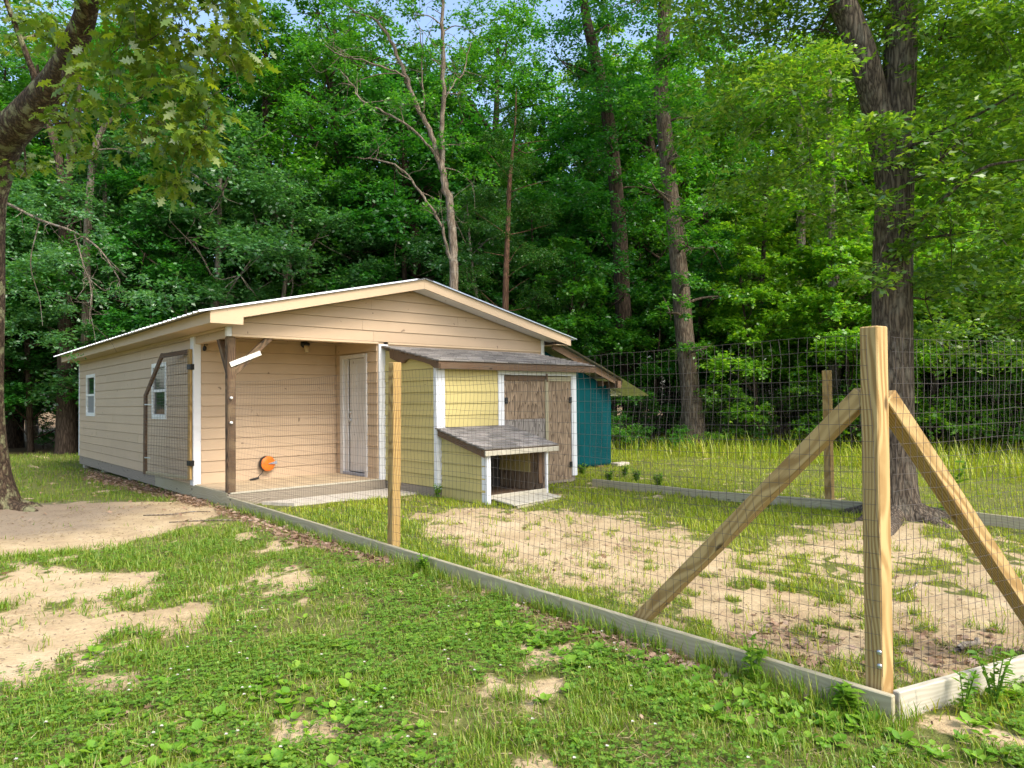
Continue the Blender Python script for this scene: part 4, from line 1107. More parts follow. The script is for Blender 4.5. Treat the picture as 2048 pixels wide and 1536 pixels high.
OAKL = [(-2.62,-2.10,5.55,0.40),(-2.26,-2.84,5.05,0.45),(-1.98,-3.22,4.88,0.50),(-1.68,-3.62,4.86,0.50),(-1.41,-3.72,4.78,0.40),(-1.84,-3.33,4.48,0.45),(-1.51,-3.49,4.57,0.40),(-2.06,-2.86,4.45,0.45),(-1.75,-3.27,4.12,0.40),(-1.44,-3.53,3.98,0.30),(-1.97,-2.80,4.03,0.40),(-1.54,-3.30,3.62,0.25),(-1.68,-3.18,3.80,0.30),(-1.76,-2.84,3.70,0.25),(-2.50,1.6,5.90,0.40),(-2.24,0.92,6.15,0.45),(-1.95,0.5,6.0,0.35),(-2.26,0.9,4.30,0.22),(-2.11,-1.12,4.35,0.22),(-1.99,-2.10,3.85,0.30),(-1.41,-3.42,3.75,0.20),(-1.56,-3.14,3.35,0.12),(-1.35,-3.76,4.34,0.30),(-3.2,-0.02,6.3,0.60),(-3.1,1.9,5.6,0.50),(-2.53,-1.50,6.5,.8),(-2.01,-2.81,5.71,0.90),(-1.45,-3.44,5.58,0.80)]
special("oak_tree", "lichen-barked oak at left edge with thick bent limb and drooping lobed leaves", (-2.5, 1.92, -.25),
        [lo_trunk, lo_limb, lo_br, lo_b2] + flare((-2.48, 1.93, -.25), 7, .30, 3, .75), OAKL, LEAF_OAKL, BARK_OAKL, .135, OAKT, 21, sides=16,
        limb_from=np.vstack([lo_limb, lo_br]), limb_r=.022, dens=2.3, droop=.5, aspect=.62, twigs=5, per=6, tilt=.8, hang=.5)
# right oak inside the yard
ro_trunk = S([(5.40,-6.78,-0.40,0.40),(5.40,-6.78,-0.15,0.31),(5.39,-6.78,0.12,0.252),(5.37,-6.78,0.61,0.225),(5.36,-6.80,1.21,0.219),(5.35,-6.81,2.10,0.219),(5.34,-6.84,2.98,0.214),(5.36,-6.88,3.87,0.202),(5.37,-6.91,4.47,0.190),(5.39,-6.96,5.36,0.178),(5.41,-6.99,5.95,0.172),(5.44,-7.06,7.13,0.148),(5.45,-7.11,8.44,0.107),(5.5,-7.2,9.6,.05)])
ro_limb = S([(5.33,-6.84,3.6,0.15),(5.29,-6.82,4.05,0.163),(5.16,-6.76,4.65,0.156),(4.97,-6.70,5.25,0.152),(4.80,-6.58,5.78,0.147),(4.54,-6.50,6.25,0.127),(4.20,-6.35,6.93,0.103),(3.94,-6.14,7.68,0.074)])
ro_b = [S(q) for q in ([(5.36,-7.01,3.74,0.030),(5.29,-7.22,3.76,0.024),(5.20,-7.40,3.66,0.018),(5.06,-7.68,3.52,0.010)], [(5.34,-7.00,4.13,0.034),(5.19,-7.41,4.20,0.024),(5.02,-7.79,4.20,0.017),(4.86,-8.18,4.26,0.010)], [(5.33,-6.97,3.14,0.034),(4.94,-7.42,3.30,0.024),(4.83,-7.87,3.57,0.018),(4.93,-8.23,3.60,0.011)])]
OAKR = [(4.33,-5.63,5.77,0.75),(4.17,-6.26,4.76,0.60),(4.61,-5.31,4.89,0.70),(4.70,-6.17,4.10,0.50),(4.90,-5.54,3.79,0.60),(4.68,-6.40,3.32,0.40),(4.32,-6.90,3.93,0.36),(5.60,-6.46,4.98,0.50),(5.17,-6.11,5.87,0.70),(5.85,-6.45,5.96,0.60),(5.63,-7.31,5.42,0.80),(5.41,-7.90,5.21,0.80),(6.04,-7.38,4.80,0.80),(5.62,-8.06,4.29,0.80),(4.97,-7.47,3.81,0.55),(5.15,-7.88,3.42,0.65),(5.06,-7.52,2.99,0.50),(5.19,-8.16,2.84,0.60),(4.59,-6.99,3.30,0.30),(4.62,-6.85,2.55,0.28),(5.97,-6.97,2.43,0.50),(5.96,-7.50,2.48,0.60),(5.64,-8.00,2.06,0.55),(6.56,-6.94,1.90,0.50),(6.62,-7.52,1.68,0.50),(5.24,-6.46,6.49,0.90),(5.71,-7.14,6.48,1.00),(5.91,-7.85,6.34,1.00),(4.60,-5.90,6.69,0.90),(4.40,-5.18,6.50,0.80),(5.98,-8.40,4.99,0.90),(5.78,-8.45,3.57,0.90),(5.79,-8.41,2.25,0.75),
        (4.9,-6.4,8.2,1.3),(5.9,-7.4,8.4,1.4),(6.6,-6.6,7.0,1.2),(5.4,-6.9,9.8,1.2)]
special("oak_tree", "large ridged-bark oak standing inside the yard behind the near corner post", (5.4, -6.8, -.25),
        [ro_trunk, ro_limb] + ro_b + flare((5.40, -6.78, -.25), 7, .30, 5, .85), OAKR, LEAF_OAKR, BARK_OAKR, .105, WATEROAK, 22, sides=18,
        limb_from=np.vstack([ro_trunk, ro_limb]), limb_r=.024, dens=3.4, droop=.2, aspect=.5, twigs=6, per=8, tilt=.6)
# pale forked tree behind the ridge
pt = S([(7.98,5.22,-.4,.22),(7.95,5.21,0.8,.19),(7.93,5.21,1.83,0.177),(7.87,5.18,4.27,0.163),(7.83,5.18,5.36,0.149),(7.77,5.20,6.44,0.143),(7.66,5.27,7.13,0.129),(7.58,5.33,7.81,0.115)])
pl = S([(7.60,5.32,7.6,0.11),(7.37,5.49,8.49,0.095),(7.14,5.67,9.17,0.081),(6.88,5.88,9.99,0.075),(6.67,6.04,10.67,0.068),(6.46,6.20,11.21,0.054),(6.15,6.46,11.63,0.041),(5.69,6.86,11.97,0.027)])
pr = S([(7.60,5.32,7.6,0.10),(7.59,5.29,8.76,0.088),(7.61,5.23,9.70,0.081),(7.58,5.22,10.79,0.075),(7.57,5.21,11.74,0.061),(7.62,5.13,12.96,0.048),(7.66,5.05,14.18,0.027)])
pb = [S(q) for q in ([(7.56,5.35,7.72,0.05),(7.20,5.32,8.05,0.042),(6.66,5.45,8.50,0.040),(6.16,5.87,8.90,0.040),(5.67,6.30,9.24,0.033),(5.52,6.42,9.64,0.026),(5.27,6.63,10.04,0.020)], [(6.85,5.9,9.9,.04),(6.64,5.75,9.98,0.033),(6.26,6.01,10.19,0.033),(5.76,6.45,10.40,0.027),(5.36,6.80,10.54,0.027),(5.05,7.06,10.81,0.017)], [(7.82,5.15,5.0,.06),(7.51,5.03,5.41,0.053),(7.39,5.02,5.87,0.047),(7.13,5.23,6.41,0.047),(6.83,5.48,7.01,0.040),(6.53,5.73,7.48,0.033),(6.13,6.08,7.68,0.027),(5.68,6.47,7.76,0.020)],
      [(7.59,5.25,9.3,.03),(7.9,5.2,9.9,.03),(8.2,5.1,10.4,.025),(8.4,5.0,11.2,.015)], [(7.2,5.6,9.1,.03),(7.1,5.5,10.1,.025),(6.9,5.3,11.2,.015)])]
PALE = [(6.9,5.5,9.2,.55),(7.9,5.0,9.6,.55),(7.2,5.2,10.4,.6),(6.3,5.6,8.9,.55),(7.9,5.0,8.2,.5),(5.9,6.2,8.0,.6),(8.3,4.9,7.2,.6),(7.4,5.1,6.3,.45),(5.94,7.32,11.63,0.9),(6.51,6.41,11.87,0.9),(5.32,7.89,10.94,0.9),(6.80,5.38,11.53,0.5),(7.52,5.24,12.28,0.7),(5.91,6.73,10.00,0.6),(8.38,5.03,11.54,0.8),(9.50,4.82,12.27,1.1),(8.98,5.34,10.42,0.8),(5.10,7.47,9.20,0.9),(6.60,6.03,12.98,1.1),(7.72,5.03,13.63,1.2),(9.94,5.12,11.23,1.0)]
def twiglets(paths, n, lmin, lmax, seed, up=.4):
    """fine side twigs along given wood"""
    r = np.random.default_rng(seed); out = []
    for P in paths:
        for k in range(n):
            i = r.integers(max(1, len(P) // 4), len(P)); s_ = P[i, :3]; l = r.uniform(lmin, lmax); d = unit(r.normal(0, 1, 3) + np.array([0, 0, up])); e = s_ + d * l
            out.append(S([(*s_, min(.014, P[i, 3] * .6)), (*((s_ + e) / 2 + r.normal(0, l * .12, 3)), .007), (*e, .0025)], 3))
            q = s_ + d * l * .55; e2 = q + unit(d + r.normal(0, .7, 3)) * l * .5; out.append(S([(*q, .006), (*((q + e2) / 2 + r.normal(0, l * .06, 3)), .004), (*e2, .002)], 2))
    return out
rw_ = np.random.default_rng(6)
for q_ in [pt, pl, pr] + pb:
    q_[:, 3] *= .78; q_[1:-1, :3] += rw_.normal(0, .022, (len(q_) - 2, 3))
pb += twiglets([pl, pr] + pb, 9, .35, 1.1, 4)
special("forked_tree", "pale slender tree forking high above the roof ridge", (7.95, 5.2, -.3), [pt, pl, pr] + pb, PALE, LEAF_MID, BARK_PALE, .10, DIAMOND, 23, sides=10,
        limb_from=np.vstack([pl, pr]), limb_r=.02, dens=.9, twigs=6, per=9)
ta = S([(13.79,1.62,-0.50,0.50),(13.77,1.63,0.1,0.40),(13.73,1.64,0.78,0.317),(13.65,1.68,1.79,0.274),(13.53,1.74,3.23,0.259),(13.43,1.78,4.67,0.245),(13.31,1.84,6.11,0.230),(13.17,1.92,7.56,0.223),(13.07,1.96,8.85,0.216),(12.98,2.01,10.15,0.209),(13.01,1.93,11.59,0.194),(13.04,1.86,12.74,0.180),(13.07,1.77,14.90,0.144),(13.1,1.7,17,.06)])
LA = [(13.2,1.0,2.6,.45),(12.9,1.3,4.4,.55),(13.6,1.1,6.4,.55),(12.7,1.3,8.0,.6),(13.4,1.2,9.2,.55),(12.5,1.3,10.8,.7),(13.5,1.2,12.0,.7),(14.4,.9,4.2,.6),(12.2,.9,6.2,.7),(14.6,.8,8.2,.8),(11.8,1.2,9.0,1.1),(12.2,0.8,10.6,1.2),(14.2,1.0,9.6,1.2),(14.6,.6,11.4,1.3),(12.0,1.9,12.4,1.4),(14.2,1.6,13.6,1.5),(12.6,.4,13.6,1.4),(13.0,1.7,15.6,1.6),(12.1,1.6,7.0,.7),(13.9,.9,7.4,.8),(12.7,1.0,5.4,.5),(14.2,1.2,5.6,.7),(12.4,1.4,3.6,.5)]
special("hardwood_tree", "tall dark trunk with greyish sunlit foot at the wood's edge right of the shed", (13.79, 1.62, -.3), [ta], LA, LEAF_MID, BARK_MIX, .105, OVAL, 24, sides=12, limb_from=ta, limb_r=.05, dens=1.0)
tb = S([(15.37,5.05,-0.50,0.48),(15.33,5.07,.3,.38),(15.26,5.10,1.23,0.323),(15.12,5.17,2.93,0.289),(15.01,5.21,4.63,0.272),(14.93,5.21,6.67,0.255),(14.82,5.26,8.37,0.238),(14.68,5.33,10.07,0.221),(14.45,5.48,11.77,0.212),(14.18,5.67,13.30,0.187),(13.98,5.80,14.49,0.153),(13.84,5.87,16.53,0.119),(13.8,5.9,18,.05)])
LB = [(14.6,4.5,3.2,.6),(14.2,4.6,5.6,.7),(14.6,4.5,7.4,.6),(14.0,4.7,9.4,.8),(14.3,4.8,11.4,.7),(13.0,4.4,3.4,.8),(12.6,4.2,5.4,.8),(12.4,4.6,7.6,.9),(13.0,5.3,8.6,1.1),(13.4,4.4,10.6,1.3),(12.6,5.6,12.2,1.4),(15.4,4.4,11.2,1.3),(14.0,4.8,13.6,1.5),(12.8,5.2,15.2,1.5),(15.0,5.0,15.4,1.6),(13.2,4.6,6.6,.8),(15.4,4.6,8.4,.9),(13.9,4.2,4.6,.7)]
special("hardwood_tree", "tall dark leaning trunk directly behind the teal tarp", (15.3, 5.08, -.3), [tb], LB, LEAF_DEEP, BARK_DARK, .115, OVAL, 25, sides=12, limb_from=tb, limb_r=.05, dens=.95)
# reddish cedar with dead whorled twigs
ce = S([(10.22,5.85,-.4,.13),(10.23,5.81,2.77,0.105),(10.23,5.74,4.87,0.090),(10.26,5.68,6.22,0.075),(10.28,5.61,7.50,0.068),(10.32,5.55,8.32,0.053),(10.40,5.44,9.52,0.030),(10.42,5.4,10.6,.012)])
rng = np.random.default_rng(77); tw = []
for k in range(22):
    z = rng.uniform(3.4, 9.6); s = ce[np.argmin(np.abs(ce[:, 2] - z))]; a = rng.uniform(0, 6.28); l = rng.uniform(.6, 1.7) * (1.1 - .06 * (z - 3))
    e = s[:3] + np.array([math.cos(a) * l, math.sin(a) * l, rng.uniform(.0, .7)]); m = (s[:3] + e) / 2 + rng.normal(0, .08, 3)
    tw.append(S([(*s[:3], .018), (*m, .011), (*e, .004)], 3))
LC = [(10.3 + math.cos(k * 2.4) * (1.25 - .08 * k), 5.6 + math.sin(k * 2.4) * (1.25 - .08 * k), 4.2 + k * .52, .75 - .02 * k) for k in range(12)]
special("cedar_tree", "thin reddish cedar trunk with bare whorled twigs behind the roof", (10.22, 5.85, -.3), [ce] + tw, LC, LEAF_CEDAR, BARK_RED, .075, DIAMOND, 26, sides=8, dens=1.6, droop=.5, aspect=.3, twigs=9, per=12, hang=.3)
# forked dark trunks at the left
f1 = S([(0.95,18.1,-.5,.36),(0.95,18.05,1.5,.31),(0.95,18.00,4.18,0.292),(0.93,17.94,6.59,0.274),(0.88,17.93,8.30,0.240)])
f2 = S([(0.88,17.93,8.1,0.16),(0.71,18.03,9.50,0.137),(0.55,18.15,10.36,0.129),(0.42,18.25,10.88,0.103),(0.25,18.37,11.74,0.077),(.1,18.5,13,.04)])
f3 = S([(0.88,17.92,8.1,0.16),(0.97,17.81,9.50,0.137),(1.05,17.71,10.18,0.137),(1.15,17.60,11.04,0.120),(1.18,17.54,11.90,0.086),(1.20,17.49,13.10,0.060),(1.3,17.4,14.5,.03)])
special("forked_tree", "dark trunk forking into two upright limbs, far left of the house", (.95, 18.1, -.4), [f1, f2, f3], [(-.4,18.2,12.6,1.1),(1.6,17.2,13.4,1.2),(.4,17.6,14.2,1.2),(-.8,18.6,10.8,.8),(2.0,17.0,11.6,.8),(.9,16.6,6.2,.7),(-.3,17.2,5.2,.8),(1.9,17,4.4,.9)], LEAF_MID, BARK_DARK, .115, OVAL, 27, limb_from=np.vstack([f1, f2, f3]), limb_r=.03, dens=1.0)
cv = S([(1.22,16.6,-.4,.16),(1.22,16.43,4.06,0.132),(1.23,16.33,6.68,0.123),(1.26,16.27,7.83,0.123),(1.30,16.20,8.65,0.115),(1.39,16.09,9.64,0.107),(1.57,15.91,10.29,0.090),(1.78,15.72,10.62,0.066),(2.1,15.4,11.0,0.04)])
special("curved_tree", "slender brown trunk curving right near its top, beside the forked one", (1.22, 16.6, -.4), [cv], [(2.4,15.2,11.2,1.0),(3.2,14.6,11.8,1.0),(1.8,15.0,12.2,1.0),(2.6,15.6,9.6,.6)], LEAF_DEEP, BARK_GREY, .11, OVAL, 28, sides=9, limb_from=cv, limb_r=.03, dens=1.0)
fl = S([(0.19,25.30,-0.6,0.46),(0.17,25.3,.3,.38),(0.13,25.30,1.51,0.351),(0.01,25.34,3.57,0.309),(-0.11,25.38,5.63,0.289),(-0.19,25.33,9.35,0.248),(-0.30,25.28,13.88,0.206)])
special("hardwood_tree", "thick shaded trunk at the wood's edge beyond the left lawn", (.19, 25.3, -.4), [fl], [(-1,24.6,11,1.8),(1,24.4,12.5,1.8),(-.2,24.4,15,2),(.8,24.6,8.6,1.3),(-1.4,24.8,7.6,1.3)], LEAF_DEEP, BARK_DARK, .14, OVAL, 29, limb_from=fl, limb_r=.06, dens=1.0)
sl = S([(2.0,26.9,-0.6,0.10),(2.03,26.8,.6,.085),(2.02,26.75,2.2,0.08),(1.95,26.8,3.6,0.06),(1.8,26.9,5.2,0.04),(1.7,26.9,7,.02)])
special("sapling", "thin grey sapling stem between the left trunks and the house", (2.0, 26.9, -.45), [sl], [(1.6,26.6,5.8,.9),(2.3,26.6,5.0,.8),(1.9,26.6,7.0,1.0)], LEAF_DEEP, BARK_GREY, .12, OVAL, 30, sides=7, limb_from=sl, limb_r=.02, dens=1.0)
tr = S([(16.72,1.40,-0.5,0.11),(16.75,1.33,0.87,0.088),(16.76,1.27,2.75,0.086),(16.83,1.15,4.32,0.078),(16.88,1.06,5.89,0.071),(16.92,0.98,7.14,0.055),(16.95,.9,8.6,.03)])
special("maple_sapling", "slim straight stem with bright maple leaves between the fence brace and dark trunks", (16.72, 1.4, -.3), [tr], [(16.2,.6,6.0,.9),(17.4,.4,5.4,.9),(16.4,.4,7.4,1.0),(17.3,.6,8.4,1.0),(15.6,.3,4.4,.7),(17.0,-.2,3.4,.7),(15.8,.2,2.6,.6)], LEAF_BRIGHT, BARK_DARK, .125, MAPLE, 31, sides=8, limb_from=tr, limb_r=.02, dens=.95, aspect=.85, tilt=.45)
mr = S([(21.62,2.49,-.5,.27),(21.62,2.49,0.05,0.242),(21.64,2.42,1.90,0.223),(21.70,2.27,4.87,0.186),(21.8,2.2,9,.15),(21.8,2.2,13,.08)])
special("hardwood_tree", "stout trunk half hidden by maple leaves left of the far fence post", (21.6, 2.5, -.4), [mr], [(20.6,1.8,8,1.5),(22.4,1.4,9.5,1.6),(21.2,1.6,12,1.8),(22.6,2,13.5,1.8)], LEAF_BRIGHT, BARK_GREY, .13, MAPLE, 32, limb_from=mr, limb_r=.05, dens=.9, aspect=.85)
fp = S([(16.66,-1.05,-.5,.21),(16.64,-1.10,-0.26,0.186),(16.61,-1.20,3.45,0.172),(16.56,-1.22,5.46,0.143),(16.48,-1.24,8.31,0.114),(16.4,-1.3,11,.06)])
special("maple_tree", "trunk above the far fence post with light maple foliage", (16.66, -1.05, -.3), [fp], [(15.8,-1.4,5.2,.9),(17.2,-1.9,6.0,1.0),(15.9,-1.9,7.2,1.1),(17.0,-2.0,8.4,1.2),(16.0,-1.0,9.6,1.2),(15.4,-2.0,3.6,.7),(16.9,-2.4,3.4,.8),(15.2,-.9,6.4,.9)], LEAF_BRIGHT, BARK_GREY, .12, MAPLE, 33, sides=9, limb_from=fp, limb_r=.03, dens=.95, aspect=.85, tilt=.45)
ln = S([(19.77,-4.01,-0.5,0.17),(19.80,-4.05,-.1,.15),(19.90,-4.15,0.27,0.128),(20.06,-4.32,1.26,0.114),(20.28,-4.55,2.25,0.092),(20.55,-4.82,3.24,0.071),(20.9,-5.2,4.6,.05),(21.2,-5.5,6,.03)])
special("leaning_tree", "dark trunk leaning right near the photo's right edge", (19.77, -4.0, -.35), [ln], [(20.4,-5.2,4.8,1.0),(21.4,-5.4,6.0,1.2),(20.6,-5.0,6.8,1.1),(19.8,-5.4,3.6,.7)], LEAF_BRIGHT, BARK_DARK, .11, OVAL, 34, sides=8, limb_from=ln, limb_r=.03, dens=1.0)
# drooping branch from a tree just out of frame on the left
hb_t = S([(-4.3,8.6,-.5,.34),(-4.25,8.6,.2,.26),(-4.2,8.55,2.5,.22),(-4.0,8.3,4.6,.2),(-3.7,8.0,6.5,.16),(-3.6,7.9,9,.10)])
hb_b = [S([(-4.0,8.3,4.7,.06),(-3.2,7.2,5.3,.045),(-2.48,6.30,5.23,0.035),(-2.01,5.63,4.97,0.03),(-1.59,4.74,4.54,0.026),(-1.19,3.98,4.24,0.02),(-0.88,3.59,3.91,0.015),(-0.65,3.27,3.37,0.010)]),
        S([(-1.2,4.0,4.24,.014),(-1.05,3.9,3.6,.011),(-.95,3.85,3.2,.009),(-.98,3.9,2.7,.005)]), S([(-1.05,3.9,3.5,.009),(-.8,3.75,3.25,.006),(-.7,3.7,3.3,.004)]), S([(-1.6,4.8,4.5,.012),(-1.7,5.0,3.8,.009),(-1.55,5.1,3.2,.006),(-1.5,5.1,2.7,.004)])]
rng = np.random.default_rng(5)
for k in range(40):
    s = hb_b[0][rng.integers(14, len(hb_b[0]))][:3] if k % 2 else hb_b[1][rng.integers(2, len(hb_b[1]))][:3]
    e = s + rng.normal(0, .22, 3) + np.array([.02, -.02, -.16]); hb_b.append(S([(*s, .006), (*((s + e) / 2 + rng.normal(0, .06, 3)), .004), (*e, .002)], 3))
HANG = [(-1.64,5.57,4.90,0.65),(-1.24,4.56,4.55,0.5),(-1.84,5.77,4.06,0.75),(-0.88,3.59,4.05,0.35),(-1.35,4.82,3.69,0.55),(-0.60,3.10,3.52,0.28),(-1.91,5.86,3.22,0.65),(-0.58,3.22,3.12,0.20),(-0.94,4.06,3.0,0.3),(-0.42,2.80,3.00,0.16),(-1.49,5.49,3.03,0.5),(-1.77,6.42,2.52,0.55),(-1.25,6.64,2.36,0.5),(-3.6,7.6,6.2,1.2),(-2.6,7.0,6.2,.9),(-3.4,7.6,8.4,1.6)]
special("drooping_tree", "leafy branch with tangled dead twigs drooping over the left eave corner", (-4.3, 8.6, -.3), [hb_t] + hb_b, HANG, LEAF_BLUE, BARK_GREY, .068, OVAL, 35, sides=9, dens=.62, droop=.45, aspect=.5, tilt=.6)
# ================================================================== wood behind: prototypes, copied tree by tree
def proto(kind, seed, leafmat, barkmat, tmpl, leaf, aspect=.55):
    rng = np.random.default_rng(seed)
    if kind == "canopy":
        H = 16.5; r0 = .24
        bend = rng.normal(0, .35, (2,)); b2 = rng.normal(0, .4, (2,))
        tk = S([(0, 0, -.6, r0 * 1.6), (0, 0, .4, r0 * 1.1), (bend[0] * .4, bend[1] * .4, 4, r0), (bend[0], bend[1], 8, r0 * .85), (b2[0], b2[1], 12, r0 * .6), (b2[0] * 1.3, b2[1] * 1.3, 15.5, r0 * .25)])
        lobes = []
        for k in range(25):
            z = 3.8 + 12.0 * (k + rng.random()) / 25; rr = 2.7 * math.sin(math.pi * min(1, (z - 3.2) / 14.5)) ** .7 * rng.uniform(.45, 1.05); a = k * 2.4 + rng.uniform(-.5, .5)
            lobes.append((b2[0] * z / 15 + rr * math.cos(a), b2[1] * z / 15 + rr * math.sin(a), z, rng.uniform(1.0, 1.55)))
        kw = dict(dens=1.15, twigs=7, per=10)
    elif kind == "understory":
        H = 8; r0 = .09; b2 = rng.normal(0, .4, (2,))
        tk = S([(0, 0, -.4, r0 * 1.5), (0, 0, .4, r0), (b2[0] * .4, b2[1] * .4, 3, r0 * .85), (b2[0], b2[1], 6, r0 * .5), (b2[0] * 1.2, b2[1] * 1.2, 7.8, r0 * .2)])
        lobes = []
        for k in range(19):
            z = .9 + 6.8 * (k + rng.random()) / 19; rr = 2.1 * math.sin(math.pi * min(1, (z + 1.2) / 9.6)) * rng.uniform(.4, 1.05); a = k * 2.4 + rng.uniform(-.5, .5)
            lobes.append((b2[0] * z / 8 + rr * math.cos(a), b2[1] * z / 8 + rr * math.sin(a), z, rng.uniform(.65, 1.15)))
        kw = dict(dens=1.35, flat=.5, twigs=7, per=10, tilt=.45)
    else:
        tk = S([(0, 0, -.2, .03), (.05, 0, .6, .02), (.1, .05, 1.3, .01)])
        lobes = [(rng.normal(0, .45), rng.normal(0, .45), rng.uniform(.25, 1.25), rng.uniform(.35, .6)) for _ in range(9)]
        kw = dict(dens=1.1, twigs=6, per=9, tilt=.5)
    paths = [tk] + limbs_to(rng, tk, lobes, {"canopy": .07, "understory": .03}.get(kind, .012))
    big = [p for p in paths if np.max(p[:, 3]) > .09]; small = [p for p in paths if np.max(p[:, 3]) <= .09]
    L = ([tube_np(big, 9)] if big else []) + [tube_np(small, 4)]
    V, Fs = merge([(v, [f]) for v, f in L])
    tm = np_mesh("trunk", V, Fs, barkmat, smooth=True, link_it=False)
    V, Fs = lobe_leaves(rng, lobes, leaf, tmpl, aspect=aspect, **kw)
    cmh = np_mesh("crown", V, Fs, None, link_it=False)
    cmh.materials.append(leafmat)
    return tm, cmh
PC = [proto("canopy", 101, LEAF_DEEP, BARK_DARK, DIAMOND, .155, .7), proto("canopy", 102, LEAF_MID, BARK_DARK, DIAMOND, .15, .65), proto("canopy", 103, LEAF_DEEP, BARK_GREY, DIAMOND, .155, .7), proto("canopy", 104, LEAF_BRIGHT, BARK_GREY, DIAMOND, .15, .7)]
PU = [proto("understory", 111, LEAF_DEEP, BARK_DARK, DIAMOND, .125, .65), proto("understory", 112, LEAF_BLUE, BARK_GREY, DIAMOND, .11, .6), proto("understory", 113, LEAF_BRIGHT, BARK_DARK, MAPLE, .125, .85)]
PS = [proto("shrub", 121, LEAF_SHRUB, BARK_DARK, OVAL, .075), proto("shrub", 122, LEAF_MID, BARK_DARK, DIAMOND, .08)]
rr_ = random.Random(99)
LAND = [(150, "at the far left"), (420, "above the left eave"), (700, "above the porch"), (960, "above the roof ridge"), (1180, "above the shed doors"), (1330, "behind the tilted dark trunk"), (1480, "beside the tall straight dark trunk"), (1720, "behind the left fence brace"), (1900, "behind the right oak trunk"), (9999, "near the right edge")]
def where(x, y):
    d = Vector((x, y, 1.2)) - cam.matrix_world.translation
    u = 1024 + 1399 * d.dot(R2) / d.dot(Fv)
    return next(n for m, n in LAND if u < m)
def plant(name, label, cat, group, pr_, xy, s=1.0, sz=None, mat=None):
    x, y = xy
    e = thing(name, label + " " + where(x, y), cat, (x, y, float(zg(x, y)) - .02), group)
    e.rotation_euler = (0, 0, rr_.uniform(0, 6.28)); q = s * rr_.uniform(.92, 1.1); e.scale = (q, q, q * (sz or rr_.uniform(.92, 1.1)))
    for nm, me in zip(("trunk", "crown"), pr_):
        c = bpy.data.objects.new(nm, me); COL.objects.link(c); c.parent = e
        if nm == "crown" and mat is not None:
            c.material_slots[0].link = 'OBJECT'; c.material_slots[0].material = mat
    return e
UNDER_L = [(-2.7,20.2),(-0.9,21.6),(0.2,20.4),(2.6,17.9),(3.1,15.2),(4.9,15.4),(6.5,14.4)]
UNDER_M = [(8.7,16.7),(9.2,13.6),(10.6,11.8),(12.0,12.9),(12.4,9.0),(14.9,8.9),(16.8,8.3)]
UNDER_R = [(16.2,3.2),(18.0,4.8),(19.3,2.8),(20.3,.4),(22.4,-1.0),(20.9,-2.5),(24.5,-3.3),(25.7,-5.4),(23.7,-6.6)]
CAN1 = [(-2.6,23.0),(-0.9,26.1),(2.4,21.7),(4.8,18.4),(7.3,17.0),(9.6,15.6),(11.4,12.9),(15.2,12.8),(17.9,9.0),(18.8,6.2),(21.8,4.6),(25.1,2.2),(27.4,-.6),(30.1,-2.8),(29.4,-6.7)]
CAN2 = [(-3.9,36.8),(-0.5,39.7),(1.8,32.9),(6.6,33.3),(10.3,28.3),(11.5,24.3),(14.2,20.9),(17.5,18.9),(22.0,17.5),(24.3,13.7),(25.8,10.0),(28.9,6.7),(33.2,6.0),(35.4,2.4),(38.3,1.4),(40.0,-2.1),(39.3,-6.9)]
CAN3 = [(-4.6,52.8),(-1.4,50.0),(3.4,45.1),(9.0,43.8),(15.8,40.2),(20.2,33.6),(25.8,28.9),(28.5,25.8),(33.3,21.3),(38.1,17.5),(42.1,13.1),(44.8,8.6),(48.4,3.3),(50.0,-2.1),(54.7,-6.6)]
UNDER_F = [(14.9,.2,.62),(15.9,-1.9,.66),(17.3,-3.4,.75),(18.4,-5.2,.8),(19.4,-7.2,.85),(17.0,-6.6,.6),(14.2,3.4,.62),(12.3,5.6,.7),(18.6,-1.4,.95),(20.8,-4.6,1.0),(21.6,-8.4,1.1)]
UNDER_B = [(-4.4,27.0),(-2.0,29.1),(.8,28.2),(3.4,26.6),(5.8,25.0),(7.8,21.6),(10.6,19.2),(12.6,16.6),(15.0,15.4),(17.6,12.8),(19.6,10.2),(21.4,7.6),(23.0,5.4),(25.2,3.4),(26.8,.8),(28.2,-1.8),(28.8,-4.8),(29.4,-8.6)]
UNDER_C = [(-4.0,44.0),(1.0,41.0),(5.0,39.5),(9.0,36.0),(13.0,32.5),(17.0,28.5),(20.4,24.6),(24.0,21.4),(27.2,17.6),(30.2,13.8),(33.2,10.0),(36.0,6.0),(38.4,2.0),(40.2,-2.4),(41.0,-7.0)]
SHRUB = [(11.9,5.0),(12.6,3.6),(15.0,1.9),(15.4,.9),(16.4,.3),(17.7,.1),(17.9,-0.9),(19.0,-1.6),(18.9,-2.8),(20.2,-3.1),(21.1,-3.9),(22.0,-4.9),(23.2,-5.9),(22.4,-6.9),(24.5,-7.6)]
SHRUB += [(11.3,4.4),(11.9,3.2),(12.9,1.5),(13.2,.6),(14.4,.0),(15.2,-.9),(16.0,-1.4),(16.6,-2.6),(17.8,-3.4),(18.2,-4.4),(19.2,-5.2),(19.9,-6.2),(12.6,2.6)]
SHRUBL = [(-1.8,22.8),(-0.9,21.6),(.9,22.6),(2.2,22.0),(3.4,20.6),(3.2,24.0)]
for k, q in enumerate(UNDER_L): plant("understory_tree", "low shaded understory tree", "tree", "understory trees left of the house", PU[(0, 1, 0, 1, 0, 1, 1)[k]], q, rr_.uniform(1.0, 1.4))
for k, q in enumerate(UNDER_B): plant("understory_tree", "half-hidden middle-depth understory tree", "tree", "understory trees in the middle of the wood", PU[(0, 1, 0)[k % 3]] if q[0] < 22 else PU[2], q, rr_.uniform(1.1, 1.55))
